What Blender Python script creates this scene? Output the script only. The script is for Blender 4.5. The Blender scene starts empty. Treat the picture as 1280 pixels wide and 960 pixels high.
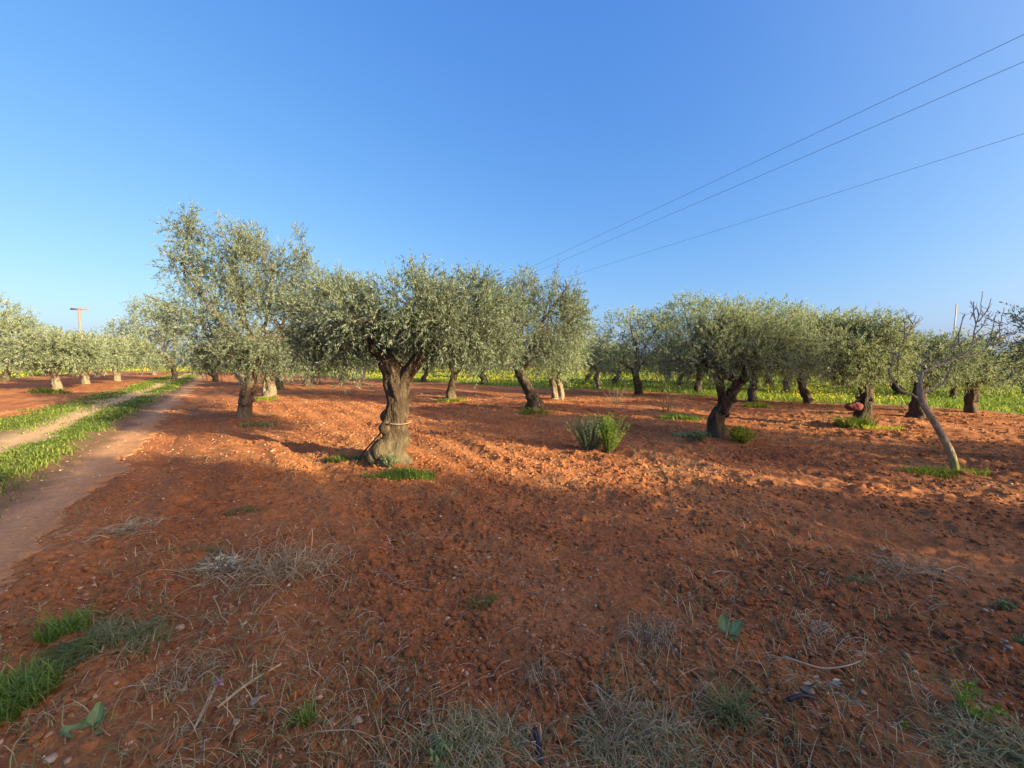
import bpy, math
import numpy as np
from mathutils import Vector, Matrix

rng = np.random.default_rng(7)
R = math.radians
sc = bpy.context.scene
COL = sc.collection

# ------------------------------------------------------------------ camera model
CAM_H = 1.6; F = 481.0; PITCH = math.atan(28 / 481.0)
CP, SP = math.cos(PITCH), math.sin(PITCH)
def ray(px, py):
    a = (px - 640) / F; b = (480 - py) / F
    return np.array([a, CP + b * SP, b * CP - SP])
def at(px, py, d):                      # world point at forward distance d
    r = ray(px, py); return np.array([0, 0, CAM_H]) + r * (d / r[1])
def gnd(px, py):                        # point on level ground
    r = ray(px, py); t = -CAM_H / r[2]; p = r * t
    return np.array([p[0], p[1], 0.0])

SUN_AZ, SUN_EL = 120.0, 15.5
U = np.array([-0.605, 0.797]); N = np.array([0.797, 0.605])   # track direction and its normal

# ------------------------------------------------------------------ noise
def _h(xi, yi, zi, seed):
    n = (xi.astype(np.int64) * 374761393 + yi.astype(np.int64) * 668265263 + zi.astype(np.int64) * 2147483647 + seed * 1274126177) & 0xFFFFFFFF
    n = ((n ^ (n >> 13)) * 1274126177) & 0xFFFFFFFF
    n = ((n ^ (n >> 15)) * 2246822519) & 0xFFFFFFFF
    return ((n ^ (n >> 16)) & 0xFFFFFF) / float(0xFFFFFF)
def vn2(x, y, seed=0):
    x = np.asarray(x, float); y = np.asarray(y, float)
    xi = np.floor(x); yi = np.floor(y); fx = x - xi; fy = y - yi
    ux = fx * fx * (3 - 2 * fx); uy = fy * fy * (3 - 2 * fy); z = np.zeros_like(xi)
    a = _h(xi, yi, z, seed); b = _h(xi + 1, yi, z, seed); c = _h(xi, yi + 1, z, seed); d = _h(xi + 1, yi + 1, z, seed)
    return (a + (b - a) * ux) * (1 - uy) + (c + (d - c) * ux) * uy
def vn3(p, seed=0):
    pi = np.floor(p); f = p - pi; u = f * f * (3 - 2 * f); r = 0
    for dx in (0, 1):
        for dy in (0, 1):
            for dz in (0, 1):
                w = (u[:, 0] if dx else 1 - u[:, 0]) * (u[:, 1] if dy else 1 - u[:, 1]) * (u[:, 2] if dz else 1 - u[:, 2])
                r = r + w * _h(pi[:, 0] + dx, pi[:, 1] + dy, pi[:, 2] + dz, seed)
    return r
def fbm(x, y, o=4, seed=0):
    r = 0; a = 0.5; s = 0
    for k in range(o):
        r = r + a * vn2(x * 2 ** k, y * 2 ** k, seed + k); s += a; a *= 0.55
    return r / s
def clods(x, y, cell, seed, prob):      # rounded lumps, height in units of the cell
    X = x / cell; Y = y / cell; xi = np.floor(X); yi = np.floor(Y); z = np.zeros_like(xi); out = np.zeros_like(X)
    for dx in (-1, 0, 1):
        for dy in (-1, 0, 1):
            cx = xi + dx; cy = yi + dy
            px = cx + _h(cx, cy, z, seed); py = cy + _h(cx, cy, z, seed + 1)
            k = _h(cx, cy, z, seed + 2); r = 0.2 + 0.55 * k * k
            on = _h(cx, cy, z, seed + 3) < prob
            q = 1 - ((X - px) ** 2 + ((Y - py) * (0.8 + 0.5 * k)) ** 2) / (r * r)
            out = np.maximum(out, np.where(on, r * np.sqrt(np.clip(q, 0, None)), 0))
    return out
def sstep(a, b, x):
    t = np.clip((x - a) / (b - a), 0, 1); return t * t * (3 - 2 * t)

# ------------------------------------------------------------------ terrain functions
def track_s(x, y): return N[0] * x + N[1] * y
def track_mask(x, y):                   # 1 on the farm track
    s = track_s(x, y) + 0.35 * (fbm(x * 0.9, y * 0.9, 3, 40) - 0.5) * 2 + 0.5 * (fbm(x * 5, y * 5, 3, 44) - 0.5)
    return sstep(-4.75, -4.4, s) * (1 - sstep(-1.6, -0.9, s))
BX = np.array([-60., -25., -5.7, 4.6, 15., 26., 60.]); BY = np.array([78., 46., 28.5, 22., 11.9, 1.5, -30.])
def meadow_sd(x, y):                    # > 0 inside the grassy fields
    right = (y - np.interp(x, BX, BY)) * 0.7
    left = -16.0 - track_s(x, y)
    far = y - 62
    n = (fbm(x * 0.45, y * 0.45, 3, 60) - 0.5) * 2.2
    right = np.where(track_s(x, y) < -1, -5.0, right)
    return np.maximum(np.maximum(right, left), far) + n
def h_smooth(x, y):
    x = np.asarray(x, float); y = np.asarray(y, float)
    return 0.14 * (fbm(x * 0.22, y * 0.22, 2, 3) - 0.5)
def soil_h(x, y, detail=True):
    x = np.asarray(x, float); y = np.asarray(y, float)
    d = np.hypot(x, y)
    tm = track_mask(x, y); md = sstep(-0.5, 0.6, meadow_sd(x, y))
    rough = (1 - 0.6 * tm) * (1 - 0.8 * md)
    a = N[0] * x + N[1] * y + 0.5 * (fbm(x * 0.5, y * 0.5, 2, 9) - 0.5)
    fur = 0.022 * np.sin(a * 2 * math.pi / 0.62) * (0.4 + 0.9 * fbm(x * 0.7, y * 0.7, 2, 12)) + 0.016 * np.sin(a * 2 * math.pi / 1.9 + 1)
    z = h_smooth(x, y) + rough * (fur + 0.07 * (fbm(x * 1.5, y * 1.5, 3, 21) - 0.5))
    z = z - 0.05 * np.exp(-((track_s(x, y) + 3.1) / 0.28) ** 2) - 0.04 * np.exp(-((track_s(x, y) + 1.75) / 0.3) ** 2)
    if detail:
        x = x + 0.05 * (vn2(x * 9, y * 9, 201) - 0.5) + 0.02 * (vn2(x * 28, y * 28, 203) - 0.5); y = y + 0.05 * (vn2(x * 9, y * 9, 202) - 0.5) + 0.02 * (vn2(x * 28, y * 28, 204) - 0.5)
        gate = sstep(0.35, 0.7, fbm(x * 1.1, y * 1.1, 3, 31))
        ft = 1 - sstep(14, 30, d)
        z = z + rough * ft * (0.15 * (0.1 + gate) * clods(x, y, 0.15, 51, 0.4) * 0.42 + 0.07 * (0.3 + gate) * clods(x, y, 0.07, 57, 0.5) * 0.4 + 0.03 * clods(x, y, 0.032, 61, 0.5) * 0.4 + 0.045 * (fbm(x * 8, y * 8, 5, 71) - 0.5))
        z = z + (1 - rough) * 0.012 * (fbm(x * 8, y * 8, 3, 72) - 0.5)
    return z
def on_soil(p, dz=0.0):
    return np.array([p[0], p[1], float(soil_h(np.array([p[0]]), np.array([p[1]]), False)[0]) + dz])

# ------------------------------------------------------------------ mesh helpers
class MB:
    def __init__(s): s.v = []; s.q = []; s.t = []; s.n = 0; s.var = []; s.ms = []
    def add(s, v, quads=None, tris=None, var=None):
        v = np.asarray(v, float).reshape(-1, 3)
        s.v.append(v)
        if quads is not None and len(quads): s.q.append(np.asarray(quads, np.int64).reshape(-1, 4) + s.n)
        if tris is not None and len(tris): s.t.append(np.asarray(tris, np.int64).reshape(-1, 3) + s.n)
        if var is None: var = 0.5
        s.var.append(np.broadcast_to(np.asarray(var, float), (len(v),)).copy())
        s.n += len(v)
    def mesh(s, name, mat, smooth=False):
        v = np.concatenate(s.v); q = np.concatenate(s.q) if s.q else np.zeros((0, 4), np.int64); t = np.concatenate(s.t) if s.t else np.zeros((0, 3), np.int64)
        m = bpy.data.meshes.new(name)
        m.vertices.add(len(v)); m.vertices.foreach_set('co', v.astype(np.float32).ravel())
        li = np.concatenate([q.ravel(), t.ravel()]).astype(np.int32)
        m.loops.add(len(li)); m.loops.foreach_set('vertex_index', li)
        nf = len(q) + len(t); m.polygons.add(nf)
        st = np.concatenate([np.arange(len(q)) * 4, len(q) * 4 + np.arange(len(t)) * 3]).astype(np.int32)
        m.polygons.foreach_set('loop_start', st)
        if smooth: m.polygons.foreach_set('use_smooth', np.ones(nf, bool))
        m.update(calc_edges=True)
        a = m.attributes.new('var', 'FLOAT', 'POINT'); a.data.foreach_set('value', np.concatenate(s.var).astype(np.float32))
        m.materials.append(mat); return m
    def obj(s, name, mat, parent=None, smooth=False):
        o = bpy.data.objects.new(name, s.mesh(name, mat, smooth)); COL.objects.link(o)
        if parent: o.parent = parent
        return o
def tag(o, label=None, cat=None, group=None, kind=None):
    if label: o['label'] = label
    if cat: o['category'] = cat
    if group: o['group'] = group
    if kind: o['kind'] = kind
    return o
def thing(name, label, cat, loc, group=None):
    o = bpy.data.objects.new(name, None); o.empty_display_size = 0.2; COL.objects.link(o); o.location = loc
    return tag(o, label, cat, group)

def bez(pts, n):                        # Catmull-Rom through pts
    P = np.asarray(pts, float); P = np.vstack([2 * P[0] - P[1], P, 2 * P[-1] - P[-2]]); k = len(P) - 3
    t = np.linspace(0, k - 1e-6, n); i = t.astype(int); f = (t - i)[:, None]
    a, b, c, d = P[i], P[i + 1], P[i + 2], P[i + 3]
    return 0.5 * (2 * b + (c - a) * f + (2 * a - 5 * b + 4 * c - d) * f ** 2 + (3 * b - a - 3 * c + d) * f ** 3)
def tube(mb, pts, rad, sides=8, gnarl=0.0, seed=0, cap=True, var=0.5, ridges=0):
    P = np.asarray(pts, float); n = len(P); rad = np.broadcast_to(np.asarray(rad, float), (n,))
    T = np.gradient(P, axis=0); T /= np.linalg.norm(T, axis=1)[:, None] + 1e-9
    ref = np.array([1., 0, 0]) if abs(T[0][0]) < 0.8 else np.array([0, 1., 0])
    A = np.cross(T, ref); A /= np.linalg.norm(A, axis=1)[:, None] + 1e-9; B = np.cross(T, A)
    ang = np.linspace(0, 2 * math.pi, sides, endpoint=False)
    L = np.concatenate([[0], np.cumsum(np.linalg.norm(np.diff(P, axis=0), axis=1))])
    rr = rad[:, None] * np.ones((1, sides))
    if gnarl:
        aa = ang[None, :] + 0.9 * L[:, None]
        p3 = np.stack([np.cos(aa) * 1.6 + 0 * rr, np.sin(aa) * 1.6 + 0 * rr, L[:, None] * 3.2 + 0 * rr], -1).reshape(-1, 3)
        nz = (vn3(p3, seed) - 0.5) * 1.6 + (vn3(p3 * 2.7, seed + 5) - 0.5) * 0.8
        rr = rr * (1 + gnarl * nz.reshape(n, sides))
        if ridges: rr = rr * (1 + 0.10 * np.sin(ridges * (ang[None, :] + 0.55 * L[:, None]) + 2 * nz.reshape(n, sides)))
    V = P[:, None, :] + rr[..., None] * (np.cos(ang)[None, :, None] * A[:, None, :] + np.sin(ang)[None, :, None] * B[:, None, :])
    i = np.arange(n - 1)[:, None] * sides; j = np.arange(sides)[None, :]; j2 = (j + 1) % sides
    q = np.stack([i + j, i + j2, i + sides + j2, i + sides + j], -1).reshape(-1, 4)
    V = V.reshape(-1, 3); t = []
    if cap:
        V = np.vstack([V, P[0], P[-1]]); c0 = n * sides
        for k in range(sides):
            t.append((c0, (k + 1) % sides, k)); t.append((c0 + 1, (n - 1) * sides + k, (n - 1) * sides + (k + 1) % sides))
    mb.add(V, q, t, var)
def unit(a): return a / (np.linalg.norm(a, axis=-1, keepdims=True) + 1e-9)
def thin_strips(mb, P, w, var):         # P: (m, k, 3) many thin three-sided stalks at once, w: (m,)
    m, k, _ = P.shape
    T = unit(np.gradient(P, axis=1)); ref = rng.normal(size=(m, 1, 3)); A = unit(np.cross(T, ref)); B = np.cross(T, A)
    taper = np.linspace(1, 0.35, k)[None, :, None] * w[:, None, None]
    ring = [P + taper * (math.cos(a) * A + math.sin(a) * B) for a in (0, 2.094, 4.189)]
    V = np.stack(ring, 2).reshape(-1, 3)
    base = (np.arange(m) * k * 3)[:, None, None] + (np.arange(k - 1) * 3)[None, :, None]; j = np.arange(3)[None, None, :]; j2 = (j + 1) % 3
    q = np.stack([base + j, base + j2, base + 3 + j2, base + 3 + j], -1).reshape(-1, 4)
    mb.add(V, q, None, np.repeat(var, k * 3) if np.ndim(var) else var)
def leaves(mb, base, dirs, length, width, var, fold=0.15):
    m = len(base); rv = rng.normal(size=(m, 3)); side = unit(np.cross(dirs, rv)); nrm = np.cross(side, dirs)
    L = length[:, None]; W = width[:, None]
    mid = base + dirs * L * 0.45
    V = np.stack([base, mid + side * W * 0.5 + nrm * W * fold, base + dirs * L - nrm * L * 0.06, mid - side * W * 0.5 + nrm * W * fold], 1).reshape(-1, 3)
    mb.add(V, np.arange(m * 4).reshape(-1, 4), None, np.repeat(var, 4))
def blades(mb, base, height, width, lean, var, curl=0.5):  # grass blades, two segments and a tip
    m = len(base); az = rng.uniform(0, 2 * math.pi, m); d = np.stack([np.cos(az), np.sin(az), 0 * az], -1)
    s = np.stack([-np.sin(az), np.cos(az), 0 * az], -1); up = np.array([0, 0, 1.]); H = height[:, None]; W = width[:, None]; ln = (lean * height)[:, None]
    p0 = base; p1 = base + up * H * 0.5 + d * ln * 0.35; p2 = base + up * H * (1 - 0.25 * curl) + d * ln
    p3 = base + up * H * (1 - 0.35 * curl) + d * ln * 1.6
    V = np.stack([p0 - s * W / 2, p0 + s * W / 2, p1 + s * W * 0.45, p1 - s * W * 0.45, p2 + s * W * 0.3, p2 - s * W * 0.3, p3], 1).reshape(-1, 3)
    o = (np.arange(m) * 7)[:, None]
    mb.add(V, np.concatenate([o + np.array([[0, 1, 2, 3]]), o + np.array([[3, 2, 4, 5]])]), o + np.array([[5, 4, 6]]), np.repeat(var, 7))

# ------------------------------------------------------------------ materials
def new_mat(name):
    m = bpy.data.materials.new(name); m.use_nodes = True; nt = m.node_tree
    b = nt.nodes['Principled BSDF']; return m, nt, b
def node(nt, t, **kw):
    n = nt.nodes.new(t)
    for k, v in kw.items():
        if k in n.inputs.keys(): n.inputs[k].default_value = v
        else: setattr(n, k, v)
    return n
def ramp(nt, fac, stops):
    r = nt.nodes.new('ShaderNodeValToRGB'); e = r.color_ramp.elements
    while len(e) < len(stops): e.new(0.5)
    for el, (p, c) in zip(e, stops): el.position = p; el.color = (*c, 1)
    nt.links.new(fac, r.inputs[0]); return r.outputs[0]
def mix(nt, fac, a, b, mode='MIX'):
    n = nt.nodes.new('ShaderNodeMix'); n.data_type = 'RGBA'; n.blend_type = mode
    for k, s in ((0, fac), (6, a), (7, b)):
        if hasattr(s, 'links'): nt.links.new(s, n.inputs[k])
        else: n.inputs[k].default_value = (*s, 1) if isinstance(s, tuple) else s
    return n.outputs[2]
def coords(nt): return nt.nodes.new('ShaderNodeTexCoord').outputs['Object']
def noise(nt, co, scale, detail=6, rough=0.6):
    n = node(nt, 'ShaderNodeTexNoise', Scale=scale, Detail=detail, Roughness=rough); nt.links.new(co, n.inputs['Vector']); return n.outputs['Fac']
def bump(nt, b, h, strength, dist):
    n = node(nt, 'ShaderNodeBump', Strength=strength, Distance=dist); nt.links.new(h, n.inputs['Height']); nt.links.new(n.outputs[0], b.inputs['Normal'])
def attr(nt, name='var'):
    a = nt.nodes.new('ShaderNodeAttribute'); a.attribute_name = name; return a.outputs['Fac']

def mat_soil():
    m, nt, b = new_mat('red_soil'); co = coords(nt)
    big = ramp(nt, noise(nt, co, 0.55, 5), [(0.3, (0.235, 0.082, 0.036)), (0.5, (0.315, 0.122, 0.048)), (0.72, (0.40, 0.182, 0.078))])
    fine = noise(nt, co, 22, 8, 0.72)
    c = mix(nt, 0.9, big, ramp(nt, fine, [(0.32, (0.45, 0.42, 0.42)), (0.52, (0.95, 0.95, 0.95)), (0.72, (1.35, 1.3, 1.25))]), 'MULTIPLY')
    dust = ramp(nt, noise(nt, co, 70, 4, 0.7), [(0.64, (0, 0, 0)), (0.74, (1, 1, 1))])
    c = mix(nt, dust, c, (0.56, 0.33, 0.19))
    hum = ramp(nt, noise(nt, co, 1.7, 6, 0.7), [(0.55, (0, 0, 0)), (0.75, (0.55, 0.55, 0.55))])
    c = mix(nt, hum, c, (0.33, 0.16, 0.06))
    nt.links.new(c, b.inputs['Base Color']); b.inputs['Roughness'].default_value = 0.95; b.inputs['Specular IOR Level'].default_value = 0.15
    bump(nt, b, noise(nt, co, 45, 8, 0.75), 0.9, 0.02); return m
def mat_track():
    m, nt, b = new_mat('track_earth'); co = coords(nt)
    d = node(nt, 'ShaderNodeVectorMath', operation='DOT_PRODUCT'); nt.links.new(co, d.inputs[0]); d.inputs[1].default_value = (N[0], N[1], 0)
    wob = node(nt, 'ShaderNodeMath', operation='MULTIPLY_ADD'); nt.links.new(noise(nt, co, 1.3, 4), wob.inputs[0]); wob.inputs[1].default_value = 0.7; nt.links.new(d.outputs['Value'], wob.inputs[2])
    mr = node(nt, 'ShaderNodeMapRange'); nt.links.new(wob.outputs[0], mr.inputs[0]); mr.inputs[1].default_value = -4.4; mr.inputs[2].default_value = -0.6
    lane = ramp(nt, mr.outputs[0], [(0.0, (0.16, 0.10, 0.05)), (0.22, (0.17, 0.125, 0.06)), (0.36, (0.40, 0.28, 0.165)), (0.50, (0.38, 0.26, 0.15)), (0.60, (0.17, 0.12, 0.06)), (0.74, (0.19, 0.11, 0.06)), (0.82, (0.43, 0.24, 0.125)), (0.9, (0.39, 0.20, 0.095)), (1.0, (0.33, 0.139, 0.056))])
    c = mix(nt, 0.7, lane, ramp(nt, noise(nt, co, 26, 8, 0.7), [(0.3, (0.55, 0.52, 0.5)), (0.7, (1.3, 1.3, 1.3))]), 'MULTIPLY')
    nt.links.new(c, b.inputs['Base Color']); b.inputs['Roughness'].default_value = 0.95; b.inputs['Specular IOR Level'].default_value = 0.15
    bump(nt, b, noise(nt, co, 40, 8, 0.7), 0.6, 0.015); return m
def mat_plain(name, stops, scale=12, rough=0.85, bmp=0.4, dist=0.01):
    m, nt, b = new_mat(name); co = coords(nt); f = noise(nt, co, scale, 6, 0.65)
    nt.links.new(ramp(nt, f, stops), b.inputs['Base Color']); b.inputs['Roughness'].default_value = rough; b.inputs['Specular IOR Level'].default_value = 0.25
    if bmp: bump(nt, b, f, bmp, dist)
    return m
def mat_leaf(name, top, back, trans=0.25, rough=0.5, spec=0.4):     # top: ramp over var; back: underside tint or None
    m, nt, b = new_mat(name); c = ramp(nt, attr(nt), top)
    if back:
        g = nt.nodes.new('ShaderNodeNewGeometry'); c = mix(nt, g.outputs['Backfacing'], c, back)
    nt.links.new(c, b.inputs['Base Color']); b.inputs['Roughness'].default_value = rough; b.inputs['Specular IOR Level'].default_value = spec
    tr = nt.nodes.new('ShaderNodeBsdfTranslucent'); tc = mix(nt, 1.0, c, (1.25, 1.3, 0.7), 'MULTIPLY'); nt.links.new(tc, tr.inputs[0])
    ms = nt.nodes.new('ShaderNodeMixShader'); ms.inputs[0].default_value = trans; nt.links.new(b.outputs[0], ms.inputs[1]); nt.links.new(tr.outputs[0], ms.inputs[2])
    nt.links.new(ms.outputs[0], nt.nodes['Material Output'].inputs[0]); return m
def mat_bark(name, dark, mid, light, white=None, moss=None):
    m, nt, b = new_mat(name); co = coords(nt)
    mp = node(nt, 'ShaderNodeMapping'); mp.inputs['Scale'].default_value = (1, 1, 0.35); nt.links.new(co, mp.inputs[0])
    f = noise(nt, mp.outputs[0], 14, 8, 0.7)
    c = ramp(nt, f, [(0.3, dark), (0.5, mid), (0.72, light)])
    sep = nt.nodes.new('ShaderNodeSeparateXYZ'); nt.links.new(co, sep.inputs[0])
    if white or moss:
        w = node(nt, 'ShaderNodeMath', operation='MULTIPLY_ADD'); nt.links.new(noise(nt, co, 5, 4), w.inputs[0]); w.inputs[1].default_value = 0.9; nt.links.new(sep.outputs[2], w.inputs[2])
        tint, lo, hi = (white, 0.95, 1.25) if white else (moss, 0.55, 0.95)
        k = node(nt, 'ShaderNodeMapRange'); nt.links.new(w.outputs[0], k.inputs[0]); k.inputs[1].default_value = hi; k.inputs[2].default_value = lo; k.inputs[4].default_value = 0.75
        c = mix(nt, k.outputs[0], c, mix(nt, 0.6, tint, ramp(nt, f, [(0.3, (0.45, 0.45, 0.45)), (0.7, (1.1, 1.1, 1.1))]), 'MULTIPLY'))
    nt.links.new(c, b.inputs['Base Color']); b.inputs['Roughness'].default_value = 0.9; b.inputs['Specular IOR Level'].default_value = 0.2
    v = node(nt, 'ShaderNodeTexVoronoi', Scale=26.0); v.feature = 'DISTANCE_TO_EDGE'; nt.links.new(mp.outputs[0], v.inputs['Vector'])
    hsum = node(nt, 'ShaderNodeMath', operation='MULTIPLY_ADD'); nt.links.new(v.outputs['Distance'], hsum.inputs[0]); hsum.inputs[1].default_value = 0.8; nt.links.new(f, hsum.inputs[2])
    bump(nt, b, hsum.outputs[0], 0.9, 0.03); return m

SOIL = mat_soil(); TRACK = mat_track()
MEADOW = mat_plain('meadow_ground', [(0.3, (0.09, 0.12, 0.025)), (0.5, (0.15, 0.19, 0.035)), (0.7, (0.24, 0.25, 0.05))], 1.2, 0.95, 0.5, 0.05)
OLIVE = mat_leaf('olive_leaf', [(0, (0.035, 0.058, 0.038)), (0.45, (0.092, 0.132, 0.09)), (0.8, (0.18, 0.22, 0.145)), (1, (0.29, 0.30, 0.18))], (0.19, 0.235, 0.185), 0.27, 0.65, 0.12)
OLIVE_Y = mat_leaf('olive_leaf_warm', [(0, (0.05, 0.08, 0.05)), (0.45, (0.14, 0.18, 0.11)), (0.8, (0.25, 0.285, 0.165)), (1, (0.36, 0.365, 0.20))], (0.25, 0.295, 0.22), 0.32, 0.65, 0.12)
GRASS = mat_leaf('grass_blade', [(0, (0.06, 0.09, 0.015)), (0.5, (0.13, 0.19, 0.03)), (0.8, (0.23, 0.27, 0.055)), (1, (0.38, 0.32, 0.14))], None, 0.3, 0.6, 0.3)
GRASS_DULL = mat_leaf('grass_blade_dull', [(0, (0.12, 0.14, 0.05)), (0.4, (0.21, 0.21, 0.09)), (0.7, (0.36, 0.30, 0.16)), (1, (0.52, 0.43, 0.28))], None, 0.25, 0.7, 0.2)
MEADOWG = mat_leaf('meadow_blade', [(0, (0.08, 0.14, 0.02)), (0.5, (0.18, 0.25, 0.035)), (0.8, (0.33, 0.35, 0.05)), (1, (0.52, 0.45, 0.07))], None, 0.35, 0.6, 0.3)
STRAW = mat_leaf('dry_straw', [(0, (0.15, 0.105, 0.065)), (0.5, (0.34, 0.26, 0.165)), (1, (0.62, 0.53, 0.38))], None, 0.1, 0.8, 0.2)
FLOWER = mat_leaf('yellow_petal', [(0, (0.65, 0.50, 0.03)), (1, (0.85, 0.70, 0.05))], None, 0.3, 0.6, 0.3)
WEED = mat_leaf('weed_leaf', [(0, (0.09, 0.15, 0.06)), (0.5, (0.16, 0.25, 0.10)), (1, (0.30, 0.40, 0.20))], None, 0.25, 0.55, 0.35)
WEED_GREY = mat_leaf('weed_leaf_grey', [(0, (0.08, 0.13, 0.06)), (0.5, (0.15, 0.22, 0.105)), (1, (0.25, 0.32, 0.17))], None, 0.2, 0.6, 0.3)
WEED_BRIGHT = mat_leaf('weed_leaf_bright', [(0, (0.08, 0.17, 0.02)), (0.5, (0.17, 0.32, 0.04)), (1, (0.28, 0.38, 0.05))], None, 0.35, 0.55, 0.3)
WEED_YELLOW = mat_leaf('weed_leaf_yellow', [(0, (0.12, 0.20, 0.02)), (0.5, (0.28, 0.34, 0.035)), (1, (0.48, 0.46, 0.06))], None, 0.35, 0.55, 0.3)
BARK = mat_bark('olive_bark', (0.014, 0.010, 0.007), (0.052, 0.037, 0.026), (0.14, 0.105, 0.074), moss=(0.125, 0.105, 0.066))
BARK_TAN = mat_bark('olive_bark_tan', (0.035, 0.026, 0.019), (0.11, 0.085, 0.062), (0.22, 0.175, 0.13), moss=(0.16, 0.14, 0.09))
BARK_DARK = mat_bark('olive_bark_dark', (0.022, 0.017, 0.013), (0.06, 0.046, 0.035), (0.14, 0.11, 0.085))
BARK_WHITE = mat_bark('limewashed_bark', (0.04, 0.03, 0.022), (0.11, 0.085, 0.06), (0.22, 0.18, 0.13), white=(0.22, 0.19, 0.145))
BARK_GREY = mat_bark('bare_bark', (0.14, 0.125, 0.095), (0.29, 0.26, 0.20), (0.44, 0.40, 0.31), moss=(0.32, 0.33, 0.08))
STONE = mat_plain('limestone', [(0.3, (0.26, 0.17, 0.115)), (0.5, (0.36, 0.26, 0.185)), (0.7, (0.48, 0.385, 0.29))], 9, 0.9, 0.6, 0.02)
STONE_PALE = mat_leaf('pebble', [(0, (0.24, 0.12, 0.065)), (0.6, (0.33, 0.20, 0.125)), (1, (0.48, 0.37, 0.27))], None, 0.0, 0.9, 0.2)
CANE = mat_plain('dry_cane', [(0.3, (0.28, 0.18, 0.09)), (0.6, (0.45, 0.32, 0.17))], 20, 0.7, 0.3, 0.004)
TWIG = mat_plain('twig_bark', [(0.3, (0.10, 0.075, 0.055)), (0.7, (0.24, 0.19, 0.14))], 30, 0.85, 0.3, 0.004)
HOSE = mat_plain('black_plastic', [(0.3, (0.012, 0.012, 0.012)), (0.7, (0.03, 0.028, 0.026))], 10, 0.45, 0.0)
WIREM = mat_plain('wire_metal', [(0.3, (0.10, 0.15, 0.26)), (0.7, (0.13, 0.19, 0.32))], 10, 0.6, 0.0)
TWINE = mat_plain('pale_twine', [(0.3, (0.24, 0.20, 0.14)), (0.7, (0.42, 0.36, 0.27))], 60, 0.9, 0.3, 0.002)
FRESH = mat_leaf('grass_fresh', [(0, (0.06, 0.10, 0.015)), (0.5, (0.12, 0.21, 0.028)), (1, (0.30, 0.36, 0.08))], None, 0.35, 0.55, 0.3)
BLUE = mat_plain('dark_blue_plastic', [(0.3, (0.010, 0.010, 0.018)), (0.7, (0.03, 0.03, 0.05))], 14, 0.5, 0.2, 0.004)
REDCLOTH = mat_plain('faded_red_cloth', [(0.3, (0.08, 0.022, 0.026)), (0.7, (0.20, 0.06, 0.06))], 14, 0.9, 0.4, 0.01)
POLE = mat_plain('pole_wood', [(0.3, (0.15, 0.115, 0.11)), (0.7, (0.22, 0.17, 0.16))], 8, 0.85, 0.3, 0.01)
POLE_PALE = mat_plain('pole_concrete', [(0.3, (0.34, 0.29, 0.25)), (0.7, (0.48, 0.42, 0.36))], 8, 0.85, 0.3, 0.01)
PURPLE = mat_plain('purple_petal', [(0.3, (0.16, 0.09, 0.17)), (0.7, (0.36, 0.24, 0.31))], 40, 0.7, 0.0)

# ------------------------------------------------------------------ ground
def polar(angles, radii):
    A, Rr = np.meshgrid(angles, radii); x = Rr * np.sin(A); y = Rr * np.cos(A)
    na = len(angles); i = np.arange(len(radii) - 1)[:, None] * na; j = np.arange(na - 1)[None, :]
    q = np.stack([i + j, i + j + 1, i + na + j + 1, i + na + j], -1).reshape(-1, 4)[:, ::-1]
    return x.ravel(), y.ravel(), q
ang_f = np.linspace(R(-72), R(72), 860)
ang = np.concatenate([np.linspace(R(-180), R(-72), 60)[:-1], ang_f, np.linspace(R(72), R(180), 60)[1:]])
rad = np.concatenate([np.geomspace(0.25, 0.9, 14)[:-1], np.geomspace(0.9, 40, 760), np.geomspace(40, 900, 60)[1:]])
x, y, q = polar(ang, rad)
z = soil_h(x, y)
mb = MB(); mb.add(np.stack([x, y, z], -1), q); mb.add([[0, 0, float(soil_h(np.array([0.]), np.array([0.]))[0])]])
tag(mb.obj('red_soil', SOIL, smooth=True), kind='structure')

def sheet(name, sd, lift, mat, angles, radii, zfun):
    x, y, q = polar(angles, radii); s = sd(x, y)
    keep = (s[q] > -0.45).any(1); q = q[keep]
    zz = zfun(x, y) + lift * sstep(-0.1, 0.25, s) - 0.12 * (1 - sstep(-0.35, 0.05, s))
    used = np.unique(q); re = np.zeros(len(x), int); re[used] = np.arange(len(used))
    mb = MB(); mb.add(np.stack([x, y, zz], -1)[used], re[q]); return mb.obj(name, mat, smooth=True)
def track_sd(x, y): return (track_mask(x, y) - 0.5) * 0.9 + np.where(np.hypot(x, y) > 75, -2, 0)
o = sheet('farm_track', track_sd, 0.022, TRACK, np.linspace(R(-85), R(-10), 420), np.geomspace(1.6, 80, 420), lambda x, y: soil_h(x, y))
tag(o, kind='structure')
o = sheet('meadow', meadow_sd, 0.03, MEADOW, np.linspace(R(-110), R(110), 420), np.geomspace(10, 850, 240), lambda x, y: soil_h(x, y, False))
tag(o, kind='structure')

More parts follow.
